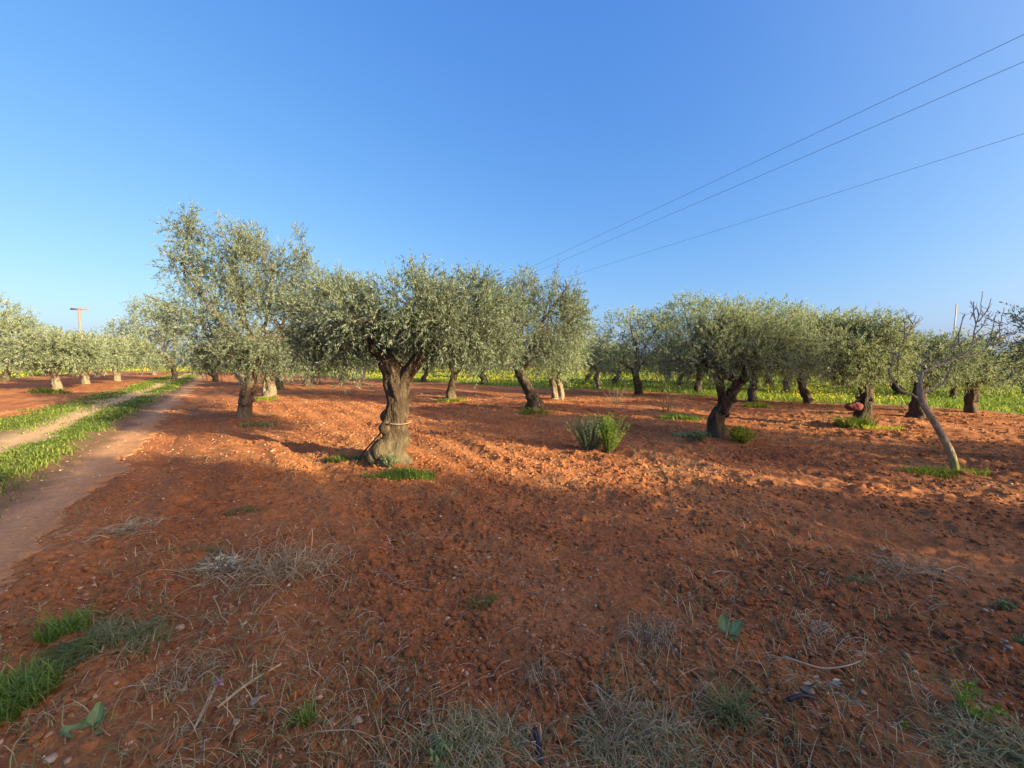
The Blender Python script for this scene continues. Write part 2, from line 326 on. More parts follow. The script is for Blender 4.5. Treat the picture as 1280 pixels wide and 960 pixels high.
# ------------------------------------------------------------------ loose matter on the ground (uncountable)
ICO_V = None
def ico():
    g = (1 + 5 ** 0.5) / 2
    v = np.array([(-1, g, 0), (1, g, 0), (-1, -g, 0), (1, -g, 0), (0, -1, g), (0, 1, g), (0, -1, -g), (0, 1, -g), (g, 0, -1), (g, 0, 1), (-g, 0, -1), (-g, 0, 1)], float)
    f = np.array([(0, 11, 5), (0, 5, 1), (0, 1, 7), (0, 7, 10), (0, 10, 11), (1, 5, 9), (5, 11, 4), (11, 10, 2), (10, 7, 6), (7, 1, 8), (3, 9, 4), (3, 4, 2), (3, 2, 6), (3, 6, 8), (3, 8, 9), (4, 9, 5), (2, 4, 11), (6, 2, 10), (8, 6, 7), (9, 8, 1)])
    return v / np.linalg.norm(v[0]), f
IV, IF = ico()
def lumps(mb, P, size, flat=0.7, var=None):
    m = len(P); J = 1 + rng.uniform(-0.32, 0.32, (m, 12, 1)); S = size[:, None, None] * np.stack([rng.uniform(0.7, 1.3, m), rng.uniform(0.7, 1.3, m), flat * rng.uniform(0.7, 1.2, m)], -1)[:, None, :]
    a = rng.uniform(0, 6.28, m); c, s = np.cos(a)[:, None], np.sin(a)[:, None]
    V = IV[None] * J * S; V = np.stack([V[..., 0] * c - V[..., 1] * s, V[..., 0] * s + V[..., 1] * c, V[..., 2]], -1) + P[:, None, :]
    t = (np.arange(m) * 12)[:, None, None] + IF[None]
    mb.add(V.reshape(-1, 3), None, t.reshape(-1, 3), np.repeat(var, 12) if var is not None else None)
def scatter(n, rmin, rmax, amax=66, rho=1.0, a0=0):
    a = R(a0) + rng.uniform(R(-amax), R(amax), n); r = rmin * (rmax / rmin) ** (rng.random(n) ** rho)
    return r * np.sin(a), r * np.cos(a), r
def open_soil(x, y): return (track_mask(x, y) < 0.3 + 0.5 * (track_s(x, y) > -2.0)) & (meadow_sd(x, y) < -0.3)
x, y, r = scatter(75000, 1.0, 20); k = open_soil(x, y) & (fbm(x * 1.2, y * 1.2, 3, 33) + rng.normal(0, 0.08, len(x)) > 0.44); x, y, r = x[k], y[k], r[k]
sz = 0.004 + 0.022 * rng.random(len(x)) ** 6 + 0.0009 * r
z = soil_h(x, y); mb = MB(); lumps(mb, np.stack([x, y, z + sz * 0.15], -1), sz, 0.75)
tag(mb.obj('soil_crumbs', SOIL), 'loose red crumbs and small clods of tilled soil', 'soil', kind='stuff')
x, y, r = scatter(10000, 1.0, 20); k = (meadow_sd(x, y) < -0.3); x, y, r = x[k], y[k], r[k]
sz = 0.003 + 0.011 * rng.random(len(x)) ** 5 + 0.0009 * r
z = soil_h(x, y) + 0.02 * track_mask(x, y); mb = MB(); lumps(mb, np.stack([x, y, z + sz * 0.25], -1), sz, 0.65, rng.random(len(x)) ** 1.3)
tag(mb.obj('pebbles', STONE_PALE), 'small pale limestone pebbles scattered over the red soil', 'pebbles', kind='stuff')

def curls(x, y, z, L, w, lift, bend, var, mb, k=5):
    m = len(x); az = rng.uniform(0, 6.28, m); t = np.linspace(0, 1, k)[None, :]
    a = az[:, None] + bend[:, None] * (t - 0.5); st = L[:, None] / (k - 1)
    dx = np.cos(a) * st; dy = np.sin(a) * st
    P = np.stack([x[:, None] + np.cumsum(dx, 1), y[:, None] + np.cumsum(dy, 1), z[:, None] + lift[:, None] * np.sin(math.pi * t) + 0.004], -1)
    thin_strips(mb, P, w, var)
x, y, r = scatter(8500, 1.0, 12); gate = fbm(x * 0.9 + 3, y * 0.9, 3, 91); k = open_soil(x, y) & (gate + rng.normal(0, 0.1, len(x)) > 0.46); x, y, r = x[k], y[k], r[k]
m = len(x); mb = MB()
curls(x, y, soil_h(x, y, False) + 0.012, 0.03 + 0.16 * rng.random(m) ** 2.5, 0.0009 + 0.0004 * r * 0.6, 0.005 + 0.018 * rng.random(m) ** 2, rng.normal(0, 0.7, m), rng.random(m), mb)
tag(mb.obj('straw_litter', STRAW), 'thin dry stalks and straw strewn over the soil', 'straw', kind='stuff')
# trampled dull greenery, thickest along the bottom and left foreground
x, y, r = scatter(26000, 0.9, 9, 70); g = fbm(x * 0.8, y * 0.8, 4, 95) + 0.20 * sstep(2.6, 1.2, y) + 0.06 * sstep(-0.5, -3, x)
k = open_soil(x, y) & (g + rng.normal(0, 0.03, len(x)) > 0.615); x, y, r = x[k], y[k], r[k]; m = len(x); mb = MB()
blades(mb, np.stack([x, y, soil_h(x, y, False) + 0.004], -1), 0.02 + 0.06 * rng.random(m) ** 1.5, 0.0018 + 0.0008 * r, rng.uniform(0.3, 1.8, m), rng.random(m))
tag(mb.obj('withered_grass', GRASS_DULL), 'thin withered grass growing through the red soil', 'grass', kind='stuff')

# track grass
def track_grass():
    mb = MB(); t = 3.0 * (60 / 3.0) ** rng.random(90000) - 0.0
    s = np.where(rng.random(90000) < 0.4, rng.normal(-4.15, 0.33, 90000), rng.normal(-2.6, 0.22, 90000))
    x = U[0] * t + N[0] * s; y = U[1] * t + N[1] * s
    d = fbm(x * 0.9, y * 0.9, 3, 81); k = (d + rng.normal(0, 0.07, len(x)) > 0.45) & (y > 1.2); x, y, t = x[k], y[k], t[k]; m = len(x)
    dn = fbm(x * 0.5, y * 0.5, 2, 85)
    blades(mb, np.stack([x, y, soil_h(x, y) + 0.015], -1), (0.03 + 0.075 * rng.random(m) ** 1.3) * (0.6 + 0.8 * dn), 0.003 + 0.0011 * t, rng.uniform(0.2, 1.0, m), np.clip(rng.normal(0.42 + 0.5 * (dn - 0.5), 0.2, m), 0, 1))
    tag(mb.obj('track_grass', GRASS), 'green grass growing along the middle and edge of the farm track', 'grass', kind='stuff')
track_grass()
# meadow grass and flowers
x, y, r = scatter(200000, 9, 120, 70, 0.8); k = meadow_sd(x, y) > 0.1; x, y, r = x[k], y[k], r[k]; m = len(x)
mb = MB(); dn = fbm(x * 0.16, y * 0.16, 3, 88)
blades(mb, np.stack([x, y, soil_h(x, y, False) + 0.02], -1), (0.08 + 0.15 * rng.random(m)) * (0.6 + 0.9 * dn), 0.005 + 0.0014 * r, rng.uniform(0.2, 0.9, m), np.clip(rng.normal(0.35 + 1.1 * (dn - 0.45), 0.2, m), 0, 1))
tag(mb.obj('meadow_grass', MEADOWG), 'tall yellow green meadow grass beyond the ploughed soil', 'grass', kind='stuff')
k = (rng.random(m) < 0.09) & (dn > 0.5); x, y, r = x[k], y[k], r[k]; m = len(x); mb = MB()
lumps(mb, np.stack([x, y, soil_h(x, y, False) + 0.15 + 0.18 * rng.random(m)], -1), 0.012 + 0.0009 * r, 0.5, rng.random(m))
tag(mb.obj('meadow_flowers', FLOWER), 'yellow flowers dotting the meadow behind the olive rows', 'flowers', kind='stuff')

# ------------------------------------------------------------------ olive trees
def make_olive(name, label, base, trunk, radii, lobes, twigs, leaf=0.065, per=18, mat=OLIVE, bark=BARK, group='olive trees of the grove', sides=22, seed=1, stems=True, shoots=0.16, twin=None, limb_r=0.5, maxlimb=9, sparse=()):
    """trunk: points relative to base; lobes: (cx,cy,cz,rx,ry,rz) relative to base"""
    root = thing(name, label, 'olive tree', base, group)
    tp = bez(trunk, 30); tp[4:-3] += (np.stack([vn2(np.arange(30) * .28, np.full(30, seed + .5), 4), vn2(np.arange(30) * .28, np.full(30, seed + .5), 6), np.full(30, .5)], -1)[4:-3] - .5) * radii[0] * (.4 if bark is not BARK_TAN else .12); tr = np.interp(np.linspace(0, 1, 30), np.linspace(0, 1, len(radii)), radii)
    tm = MB(); tube(tm, tp, tr, sides, 0.27, seed, ridges=5)
    if twin is not None:
        tp2 = bez(twin[0], 22); tube(tm, tp2, np.interp(np.linspace(0, 1, 22), np.linspace(0, 1, len(twin[1])), twin[1]), sides, 0.3, seed + 9, ridges=4)
    # root flare lumps
    for a in (np.linspace(0, 6.28, 6)[:-1] if leaf < .1 else ()):
        a += rng.uniform(-.4, .4); rr = radii[0]
        tube(tm, bez([tp[0] + [0, 0, 0.30 * rr / 0.3], tp[0] + np.array([math.cos(a) * rr * .75, math.sin(a) * rr * .75, 0.07]), tp[0] + np.array([math.cos(a) * rr * 1.35, math.sin(a) * rr * 1.45, -0.08])], 8), np.linspace(rr * .5, rr * .18, 8), 8, 0.2, seed + 3)
    if stems:                               # knots and burls on the near trunks
        for k in range(7):
            a = rng.uniform(0, 6.28); i0 = int(rng.integers(3, 22)); q0 = tp[i0] + np.array([math.cos(a), math.sin(a), 0]) * tr[i0] * .78
            tube(tm, bez([q0 - [0, 0, tr[i0] * .7], q0 + np.array([math.cos(a), math.sin(a), 0]) * tr[i0] * .22, q0 + [0, 0, tr[i0] * .8]], 9), tr[i0] * np.array([.12, .3, .42, .5, .5, .45, .36, .25, .1]), 10, .3, seed + k)
    tm.obj('trunk', bark, root, True)
    top = tp[-1]; lob = np.array(lobes, float)
    order = np.argsort(-lob[:, 3] * lob[:, 5])[:maxlimb]; nl = len(order)
    br = MB()
    for q_, k in enumerate(order):
        c = lob[k, :3]; start = tp[-1 - int(rng.integers(0, 5))]
        if twin is not None and ((c - top)[0] > 0.15): start = tp2[-1]
        mid = start + (c - start) * 0.5 + np.array([rng.normal(0, .10), rng.normal(0, .10), -0.02 + 0.16 * np.linalg.norm((c - start)[:2]) * 0.5])
        end = c + np.array([0, 0, lob[k, 5] * 0.45])
        path = bez([start, start + (mid - start) * 0.5 + rng.normal(0, .05, 3), mid, c, end], 18); path[1:-1] += rng.normal(0, 0.012, (16, 3))
        lm = MB(); r0 = tr[-1] * limb_r * (0.75 + 0.5 * rng.random()); tube(lm, path, np.linspace(r0, 0.012, 18), 9, 0.18, seed + q_)
        nsec = 9 if stems else 4
        for _ in range(nsec):
            i0 = int(rng.integers(6, 17)); u = unit(rng.normal(size=3) + [0, 0, .25]); tgt = c + u * lob[k, 3:] * rng.uniform(.65, .95)
            pp = bez([path[i0], (path[i0] + tgt) / 2 + rng.normal(0, .06, 3), tgt], 7); tube(lm, pp, np.linspace(max(0.009, r0 * 0.28), 0.004, 7), 5, 0.1, seed, cap=False)
        lm.obj('limb', bark, root, True)
    w = (lob[:, 3] * lob[:, 4] * lob[:, 5]) ** 0.62
    if len(sparse):
        for k in sparse: w[k] *= 0.5
    cnt = np.maximum(6, (twigs * w / w.sum()).astype(int)); L = len(lob)
    idx = np.repeat(np.arange(L), cnt); n = len(idx)
    u = unit(rng.normal(size=(n, 3))); rad_ = 0.35 + 0.67 * rng.random(n) ** 0.55
    A = lob[idx, :3] + u * lob[idx, 3:] * rad_[:, None]
    nz = vn3(A * 1.7 + seed * 17.3, seed) * 0.6 + vn3(A * 4.3 + seed * 3.1, seed + 2) * 0.4
    keep = nz > 0.43; A, u, idx = A[keep], u[keep], idx[keep]; n = len(A)
    sh = rng.random(n) < shoots * (u[:, 2] > 0.25) * 2
    d = unit(u * 0.7 + np.array([0, 0, 0.35]) + rng.normal(size=(n, 3)) * 0.45 - np.array([0, 0, 0.75]) * (u[:, 2:3] < -0.2))
    d[sh] = unit(np.array([0, 0, 1.0]) + rng.normal(size=(int(sh.sum()), 3)) * 0.22)
    ls = leaf / 0.065
    TL = rng.uniform(0.22, 0.55, n) * (0.7 + 0.3 * ls); TL[sh] *= rng.uniform(1.0, 1.6, int(sh.sum()))
    t = np.linspace(0, 1, 5)[None, :, None]
    droop = np.where(sh, 0.02, rng.uniform(0.0, 0.35, n))[:, None, None] * np.array([0, 0, -1.]) * TL[:, None, None]
    P = A[:, None, :] - d[:, None, :] * TL[:, None, None] * np.where(sh, 0.55, 0.3)[:, None, None] + d[:, None, :] * TL[:, None, None] * t + droop * t ** 2
    cr = MB()
    if stems: 
        sm = MB(); thin_strips(sm, P, 0.0028 * np.ones(n) * ls, 0.3); sm.obj('twigs', bark, root)
    tt = (rng.random((n, per)) * 0.95 + 0.05); j = np.minimum((tt * 4).astype(int), 3); f = (tt * 4 - j)[..., None]
    I = np.arange(n)[:, None]; B0 = P[I, j] * (1 - f) + P[I, j + 1] * f
    td = unit(P[I, j + 1] - P[I, j]); side = unit(np.cross(td, rng.normal(size=(n, per, 3))))
    ld = unit(td * rng.uniform(0.7, 1.3, (n, per, 1)) + side * 0.75)
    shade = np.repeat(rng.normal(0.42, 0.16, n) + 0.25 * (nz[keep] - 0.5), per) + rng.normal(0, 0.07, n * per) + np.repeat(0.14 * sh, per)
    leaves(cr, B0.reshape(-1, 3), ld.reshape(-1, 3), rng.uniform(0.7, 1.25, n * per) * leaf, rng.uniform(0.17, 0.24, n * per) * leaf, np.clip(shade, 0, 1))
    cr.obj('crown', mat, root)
    return root

def px_tree(name, label, bx, by, trunk_px, radii, lobes_px, twigs, grow=1.14, **kw):
    radii = [r_ * 0.86 for r_ in radii]
    """trunk and crown given as outlines measured in the photograph at this tree's own distance"""
    b = gnd(bx, by); d = b[1]; b = on_soil(b, -0.04); pxm = d / F * (1 / (CP)) ; s = d / F
    tk = [np.array([0, 0, -0.1])] + [at(px, py, d + dd) - b for px, py, dd in trunk_px]
    lo = []
    for l in lobes_px:
        px, py, rx, ry = l[:4]; dd = l[4] if len(l) > 4 else 0.0
        c = at(px, py, d + dd) - b; q = (d + dd) / F; depth = l[5] if len(l) > 5 else min(rx * q * 1.0, 1.7)
        lo.append((c[0], c[1], c[2], rx * q * grow, depth * grow, ry * q * (grow * .5 + .5)))
    return make_olive(name, label, b, tk, radii, lo, twigs, **kw)

OT = 'olive_tree'
T2 = px_tree(OT, 'big gnarled olive tree in front with thick forked trunk and a hose tied to it', 490, 580,
    [(487, 562, 0), (494, 535, 0), (497, 505, 0), (492, 478, 0), (484, 455, 0), (478, 438, .1)], [0.37, 0.27, 0.19, 0.16, 0.20, 0.16, 0.12],
    [(432, 392, 56, 34, .3), (468, 410, 50, 34, .9), (520, 382, 58, 34, -.1), (474, 402, 60, 20, -.25), (578, 396, 54, 38, .2), (606, 420, 44, 28, .2), (560, 408, 46, 24, -.3), (430, 444, 24, 16, -.2), (508, 350, 26, 18, .2), (594, 364, 30, 20, .5), (428, 366, 30, 18, .6) , (626, 402, 32, 34, .9), (545, 408, 60, 36, .9), (400, 430, 30, 26, .5)],
    6200, leaf=0.055, per=24, sides=34, seed=3, limb_r=0.75, shoots=0.13, twin=([(0.02, 0, .55), (0.10, 0, .95), (0.20, .02, 1.30), (0.42, .02, 1.62), (0.66, .05, 2.0)], [0.12, 0.13, 0.115, 0.10, 0.075]))
T1 = px_tree(OT, 'tall olive tree with leaning trunk and a high ragged sprig on its left', 305, 524,
    [(306, 505, 0), (311, 485, 0), (316, 465, 0), (320, 445, 0)], [0.25, 0.18, 0.155, 0.15, 0.17],
    [(300, 395, 72, 55, 0), (255, 415, 40, 42, .3), (352, 415, 58, 45, 0), (292, 335, 46, 42, .2), (232, 335, 24, 26, 0, .5), (238, 300, 12, 20, 0, .3), (228, 285, 20, 10, 0, .3), (236, 268, 9, 13, 0, .25), (340, 345, 46, 44, .2), (372, 312, 13, 26, 0, .35), (392, 385, 38, 45, .3), (325, 444, 60, 16, -.1), (255, 446, 30, 14, 0), (285, 295, 14, 22, 0, .4), (310, 300, 14, 20, .2, .4)],
    5600, leaf=0.072, per=24, bark=BARK_TAN, seed=5, limb_r=0.55, shoots=0.22)
T3 = px_tree(OT, 'olive tree with dark slanting trunk just right of the big front tree', 668, 513,
    [(666, 500, 0), (658, 482, 0), (648, 460, 0)], [0.30, 0.22, 0.19, 0.18],
    [(640, 405, 46, 46, 0), (688, 405, 40, 44, 0), (655, 368, 20, 28, 0), (706, 362, 16, 24, 0), (660, 440, 48, 20, 0), (718, 395, 16, 30, .3)],
    2600, leaf=0.082, per=22, bark=BARK_DARK, seed=11, shoots=0.24)
px_tree(OT, 'olive tree on two pale parallel stems behind the dark slanting trunk', 694, 499,
    [(694, 490, 0), (692, 480, 0), (688, 470, 0)], [0.22, 0.16, 0.14, 0.13],
    [(700, 438, 36, 28, 0), (716, 410, 22, 28, .3), (690, 455, 30, 15, -.3)], 1760, leaf=0.115, per=15, mat=OLIVE_Y, bark=BARK_WHITE, seed=13, stems=False,
    twin=([(0.25, 0, -.1), (0.22, 0, .4), (0.1, 0, .9)], [0.16, 0.13, 0.12]))
px_tree(OT, 'small olive tree with straight trunk seen between the forked trunk and the slanting trunk', 563, 499,
    [(564, 488, 0), (566, 478, 0), (568, 468, 0)], [0.26, 0.2, 0.18, 0.17],
    [(570, 438, 46, 26, 0), (545, 425, 30, 25, .4), (600, 440, 32, 24, .3)], 1920, leaf=0.115, per=15, bark=BARK, seed=17, stems=False)
px_tree(OT, 'pale trunked olive tree half hidden behind the tall ragged tree', 337, 497,
    [(338, 486, 0), (337, 476, 0), (336, 466, 0)], [0.3, 0.2, 0.18, 0.17],
    [(335, 438, 46, 28, 0), (390, 442, 45, 26, .5), (430, 445, 38, 22, .5)], 2080, leaf=0.115, per=15, mat=OLIVE_Y, bark=BARK_WHITE, seed=19, stems=False,
    twin=([(-0.2, 0, -.1), (-0.15, 0, .5), (-0.05, 0, 1.0)], [0.15, 0.12, 0.11]))
px_tree(OT, 'round crowned olive tree standing behind the green weed bush', 798, 493,
    [(798, 482, 0), (795, 470, 0), (794, 462, 0)], [0.26, 0.18, 0.17, 0.16],
    [(795, 430, 52, 34, 0), (788, 408, 42, 20, 0), (832, 432, 34, 30, 0), (758, 440, 32, 28, .3), (800, 455, 50, 16, 0), (820, 412, 30, 20, .3)], 2400, leaf=0.125, per=15, mat=OLIVE_Y, bark=BARK_DARK, seed=23, stems=False)
px_tree(OT, 'olive tree with dark stubby trunk at the edge of the yellow flowering grass', 873, 493,
    [(873, 484, 0), (874, 474, 0), (874, 466, 0)], [0.22, 0.18, 0.15, 0.14],
    [(872, 415, 48, 34, 0), (856, 388, 26, 18, 0), (905, 400, 40, 26, .3), (870, 445, 46, 18, 0)], 2240, leaf=0.125, per=15, mat=OLIVE_Y, bark=BARK_DARK, seed=29, stems=False)
T10 = px_tree(OT, 'olive tree with crooked trunk bending right above bright yellow green weeds', 896, 546,
    [(896, 525, 0), (907, 505, 0), (918, 488, 0), (932, 468, 0)], [0.25, 0.19, 0.15, 0.12, 0.115, 0.11],
    [(882, 430, 44, 28, 0), (930, 422, 52, 26, 0), (980, 430, 40, 28, 0), (872, 450, 42, 20, -.2), (938, 448, 46, 18, -.3), (900, 406, 36, 16, 0), (992, 445, 30, 18, 0), (930, 430, 60, 26, .8)],
    3200, grow=0.99, leaf=0.066, per=22, mat=OLIVE_Y, twin=([(0.02, 0, .42), (0.10, 0, .72), (0.07, 0, 1.05), (-.05, .02, 1.4)], [0.11, 0.09, 0.075, 0.06]), bark=BARK, seed=31, shoots=0.2)
px_tree(OT, 'olive tree with short black trunk seen right of the crooked trunk', 940, 502,
    [(940, 490, 0), (942, 480, 0), (942, 470, 0)], [0.2, 0.17, 0.15, 0.14],
    [(955, 435, 40, 32, 0), (930, 415, 36, 28, .3), (965, 400, 30, 22, .3)], 1920, leaf=0.115, per=15, mat=OLIVE_Y, bark=BARK_DARK, seed=37, stems=False)
px_tree(OT, 'olive tree with thin leaning dark stem midway between crooked trunk and red sack', 1010, 504,
    [(1008, 494, 0), (1004, 484, 0), (1001, 472, 0)], [0.2, 0.16, 0.15, 0.14],
    [(1000, 430, 42, 34, 0), (1030, 422, 36, 30, 0), (985, 410, 36, 24, 0), (1010, 455, 44, 14, 0)], 2400, leaf=0.11, per=15, mat=OLIVE_Y, bark=BARK_DARK, seed=41, stems=False)
T13 = px_tree(OT, 'olive tree with red sack on its trunk and green shoots at its foot', 1076, 533,
    [(1078, 515, 0), (1080, 497, 0), (1084, 478, 0)], [0.24, 0.19, 0.16, 0.15, 0.17],
    [(1048, 440, 44, 32, 0), (1094, 432, 36, 30, 0), (1038, 418, 36, 20, 0), (1080, 412, 36, 18, 0), (1108, 452, 24, 20, 0), (1060, 460, 40, 14, 0)],
    2800, grow=1.06, leaf=0.072, per=20, mat=OLIVE_Y, bark=BARK_DARK, seed=43, shoots=0.18)
px_tree(OT, 'olive tree with broad black trunk directly behind the bare tree', 1148, 523,
    [(1147, 510, 0), (1149, 495, 0), (1152, 478, 0)], [0.30, 0.2, 0.16, 0.16],
    [(1145, 452, 42, 24, 0), (1162, 440, 36, 16, 0), (1186, 450, 34, 18, 0), (1135, 440, 30, 18, 0)], 1500, leaf=0.09, per=16, bark=BARK_DARK, seed=47, stems=False, shoots=0.05)
px_tree(OT, 'olive tree with upright black trunk at the right, grass close behind it', 1214, 518,
    [(1214, 505, 0), (1215, 492, 0), (1215, 478, 0)], [0.2, 0.16, 0.14, 0.15],
    [(1212, 448, 40, 26, 0), (1240, 447, 36, 22, 0), (1268, 457, 36, 20, 0), (1225, 460, 44, 14, 0)], 1700, leaf=0.095, per=16, mat=OLIVE_Y, bark=BARK_DARK, seed=53, stems=False, shoots=0.05)
# left side of the track
px_tree(OT, 'olive tree at the left edge with a tall broad crown', 6, 478,
    [(8, 468, 0), (10, 458, 0)], [0.3, 0.22, 0.2],
    [(5, 425, 40, 34, 0), (-25, 405, 36, 36, 0), (30, 425, 26, 26, 0), (-5, 395, 26, 22, 0), (15, 450, 40, 12, 0)], 2880, leaf=0.17, per=15, mat=OLIVE_Y, bark=BARK, seed=59, stems=False)
px_tree(OT, 'olive tree with whitewashed trunk base and green weeds at its foot, left of the track', 72, 487,
    [(71, 478, 0), (69, 468, 0), (70, 460, 0)], [0.24, 0.19, 0.17, 0.17],
    [(75, 436, 34, 22, 0), (45, 440, 26, 20, 0), (98, 440, 22, 18, 0)], 2080, leaf=0.15, per=15, mat=OLIVE_Y, bark=BARK_WHITE, seed=61, stems=False)
px_tree(OT, 'olive tree with pale trunk below the utility pole, left of the track', 108, 481,
    [(107, 473, 0), (106, 465, 0), (105, 458, 0)], [0.26, 0.2, 0.18, 0.18],
    [(110, 437, 30, 20, 0), (132, 440, 22, 17, 0), (92, 440, 20, 16, 0)], 1760, leaf=0.17, per=15, mat=OLIVE_Y, bark=BARK_WHITE, seed=67, stems=False)
px_tree(OT, 'olive tree with short slanting white trunk beside the red strip by the track', 147, 476,
    [(146, 469, 0), (144, 462, 0), (143, 456, 0)], [0.27, 0.22, 0.2, 0.18],
    [(145, 439, 28, 16, 0), (165, 440, 20, 15, 0)], 1440, leaf=0.19, per=14, mat=OLIVE_Y, bark=BARK_WHITE, seed=71, stems=False)
px_tree(OT, 'tall loose crowned olive tree with slim white trunk at the far end of the track', 218, 474,
    [(218, 467, 0), (217, 460, 0), (216, 452, 0)], [0.25, 0.2, 0.2, 0.2],
    [(190, 405, 26, 26, 0), (168, 420, 26, 20, 0), (206, 428, 30, 24, 0), (186, 384, 18, 12, 0), (150, 412, 14, 10, 0), (200, 450, 36, 10, 0), (222, 405, 16, 20, 0)], 2400, leaf=0.18, per=14, mat=OLIVE_Y, bark=BARK_WHITE, seed=73, stems=False, shoots=0.22)

NB = 'nearest olive trees beside the camera'
# trees beside and behind the camera: they stand out of frame and shade the foreground
def free_tree(label, x, y, hgt, spread, seed, twigs=1300, leaf=0.10, group='olive trees of the grove', mat=OLIVE, bark=BARK, name=OT, zlo=.52):
    if group == NB and seed != 101:                # keep the row in line with the sun
        q_ = R(6); x, y = x * math.cos(q_) + (y - 4.5) * math.sin(q_), 4.5 - x * math.sin(q_) + (y - 4.5) * math.cos(q_)
    b = on_soil((x, y), -0.04); r = np.random.default_rng(seed); lo = []
    tk = [(0, 0, -.1), (r.normal(0, .05), r.normal(0, .05), .4), (r.normal(0, .12), r.normal(0, .12), .8), (r.normal(0, .2), r.normal(0, .2), 1.15)]
    for k in range(8):
        a = k * 0.82 + r.uniform(-.3, .3); q = spread * r.uniform(.4, .62) if k < 6 else spread * .15
        zz = hgt * r.uniform(zlo, .68) if k < 6 else hgt * r.uniform(.72, .8)
        lo.append((q * math.cos(a), q * math.sin(a), zz, spread * r.uniform(.38, .52), spread * r.uniform(.38, .52), hgt * r.uniform(.15, .21)))
    return make_olive(name, label, b, tk, [.24, .18, .15, .15], lo, twigs, leaf=leaf, per=15, seed=seed, stems=False, group=group, mat=mat, bark=bark)
NB = 'nearest olive trees beside the camera'
free_tree('olive tree whose dark leafy edge shows at the right margin of the photo', 9.6, 5.3, 3.3, 2.0, 101, 3400, 0.07, NB, zlo=.36)
free_tree('olive tree out of frame beyond the one at the right margin', 14.6, 3.0, 6.0, 2.6, 127, 4200, 0.11, NB, zlo=.4)
free_tree('young low olive bush out of frame between the trees on the right', 8.3, 2.2, 2.15, 1.4, 139, 2200, 0.08, NB, zlo=.35)
free_tree('olive tree close beside the camera on its right, just out of frame', 5.2, -1.7, 4.6, 2.1, 131, 3800, 0.09, NB, zlo=.42)
free_tree('olive tree a few steps behind the camera', 4.2, -5.4, 4.6, 2.5, 137, 3000, 0.10, NB)
free_tree('olive tree standing out of frame to the right of the camera', 8.2, -1.2, 5.0, 2.4, 103, 4200, 0.10, NB, zlo=.4)
free_tree('olive tree standing out of frame behind the camera on the right', 8.8, -5.6, 5.0, 2.8, 107, 3600, 0.11, NB, zlo=.42)
free_tree('tall olive tree out of frame, second in the row right of the camera', 13.6, -3.4, 6.4, 2.7, 109, 4000, 0.12, NB, zlo=.42)
free_tree('large olive tree out of frame, second in the row behind the camera', 15.0, -7.0, 6.0, 3.2, 113, 3000, 0.13, NB)

# ------------------------------------------------------------------ background trees: three kinds copied
def copy_tree(src, loc, rz, s, label, group):
    r = src.copy(); COL.objects.link(r); r.location = loc; r.rotation_euler = (0, 0, rz); r.scale = (s, s, s * rng.uniform(.9, 1.1)); r['label'] = label; r['group'] = group
    for ch in list(src.children):
        c = ch.copy(); COL.objects.link(c); c.parent = r
    return r
BG = 'small olive trees of the far rows'
farlab = 'small far off olive tree among the back rows at the far edge of the grove'
protos = []
spots = []
for (px_, d) in [(268, 31), (300, 26), (385, 25), (428, 29), (455, 36), (530, 30), (605, 27), (645, 35), (735, 31), (770, 26), (835, 29), (905, 27), (960, 25), (1060, 22), (1105, 25), (1165, 20), (1240, 21), (1185, 27), (1262, 30), (748, 23), (850, 24), (925, 22), (985, 19), (1125, 17.5), (1195, 16.5), (1285, 17), (500, 24), (350, 22), (120, 40), (60, 42), (20, 50)]:
    spots.append(((px_ - 640) / F * d, d))
for k in range(34):
    px_ = -60 + k * 42 + rng.uniform(-12, 12); d = rng.uniform(44, 72)
    spots.append(((px_ - 640) / F * d, d))
for k, (x_, y_) in enumerate(spots):
    if -4.6 < track_s(x_, y_) < -0.9: x_ += 4.5
    if k < 3:
        protos.append(free_tree(farlab, x_, y_, 3.5, 2.2, 201 + k, 750, 0.19, BG, OLIVE_Y, (BARK, BARK_WHITE, BARK_DARK)[k]))
    else:
        pxx = 640 + x_ / y_ * F
        copy_tree(protos[k % 3], on_soil((x_, y_), -0.05), rng.uniform(0, 6.28), rng.uniform(.9, 1.2) * (0.62 if pxx > 1135 and y_ < 40 else 0.88 if pxx > 740 and y_ < 40 else 1), farlab, BG)

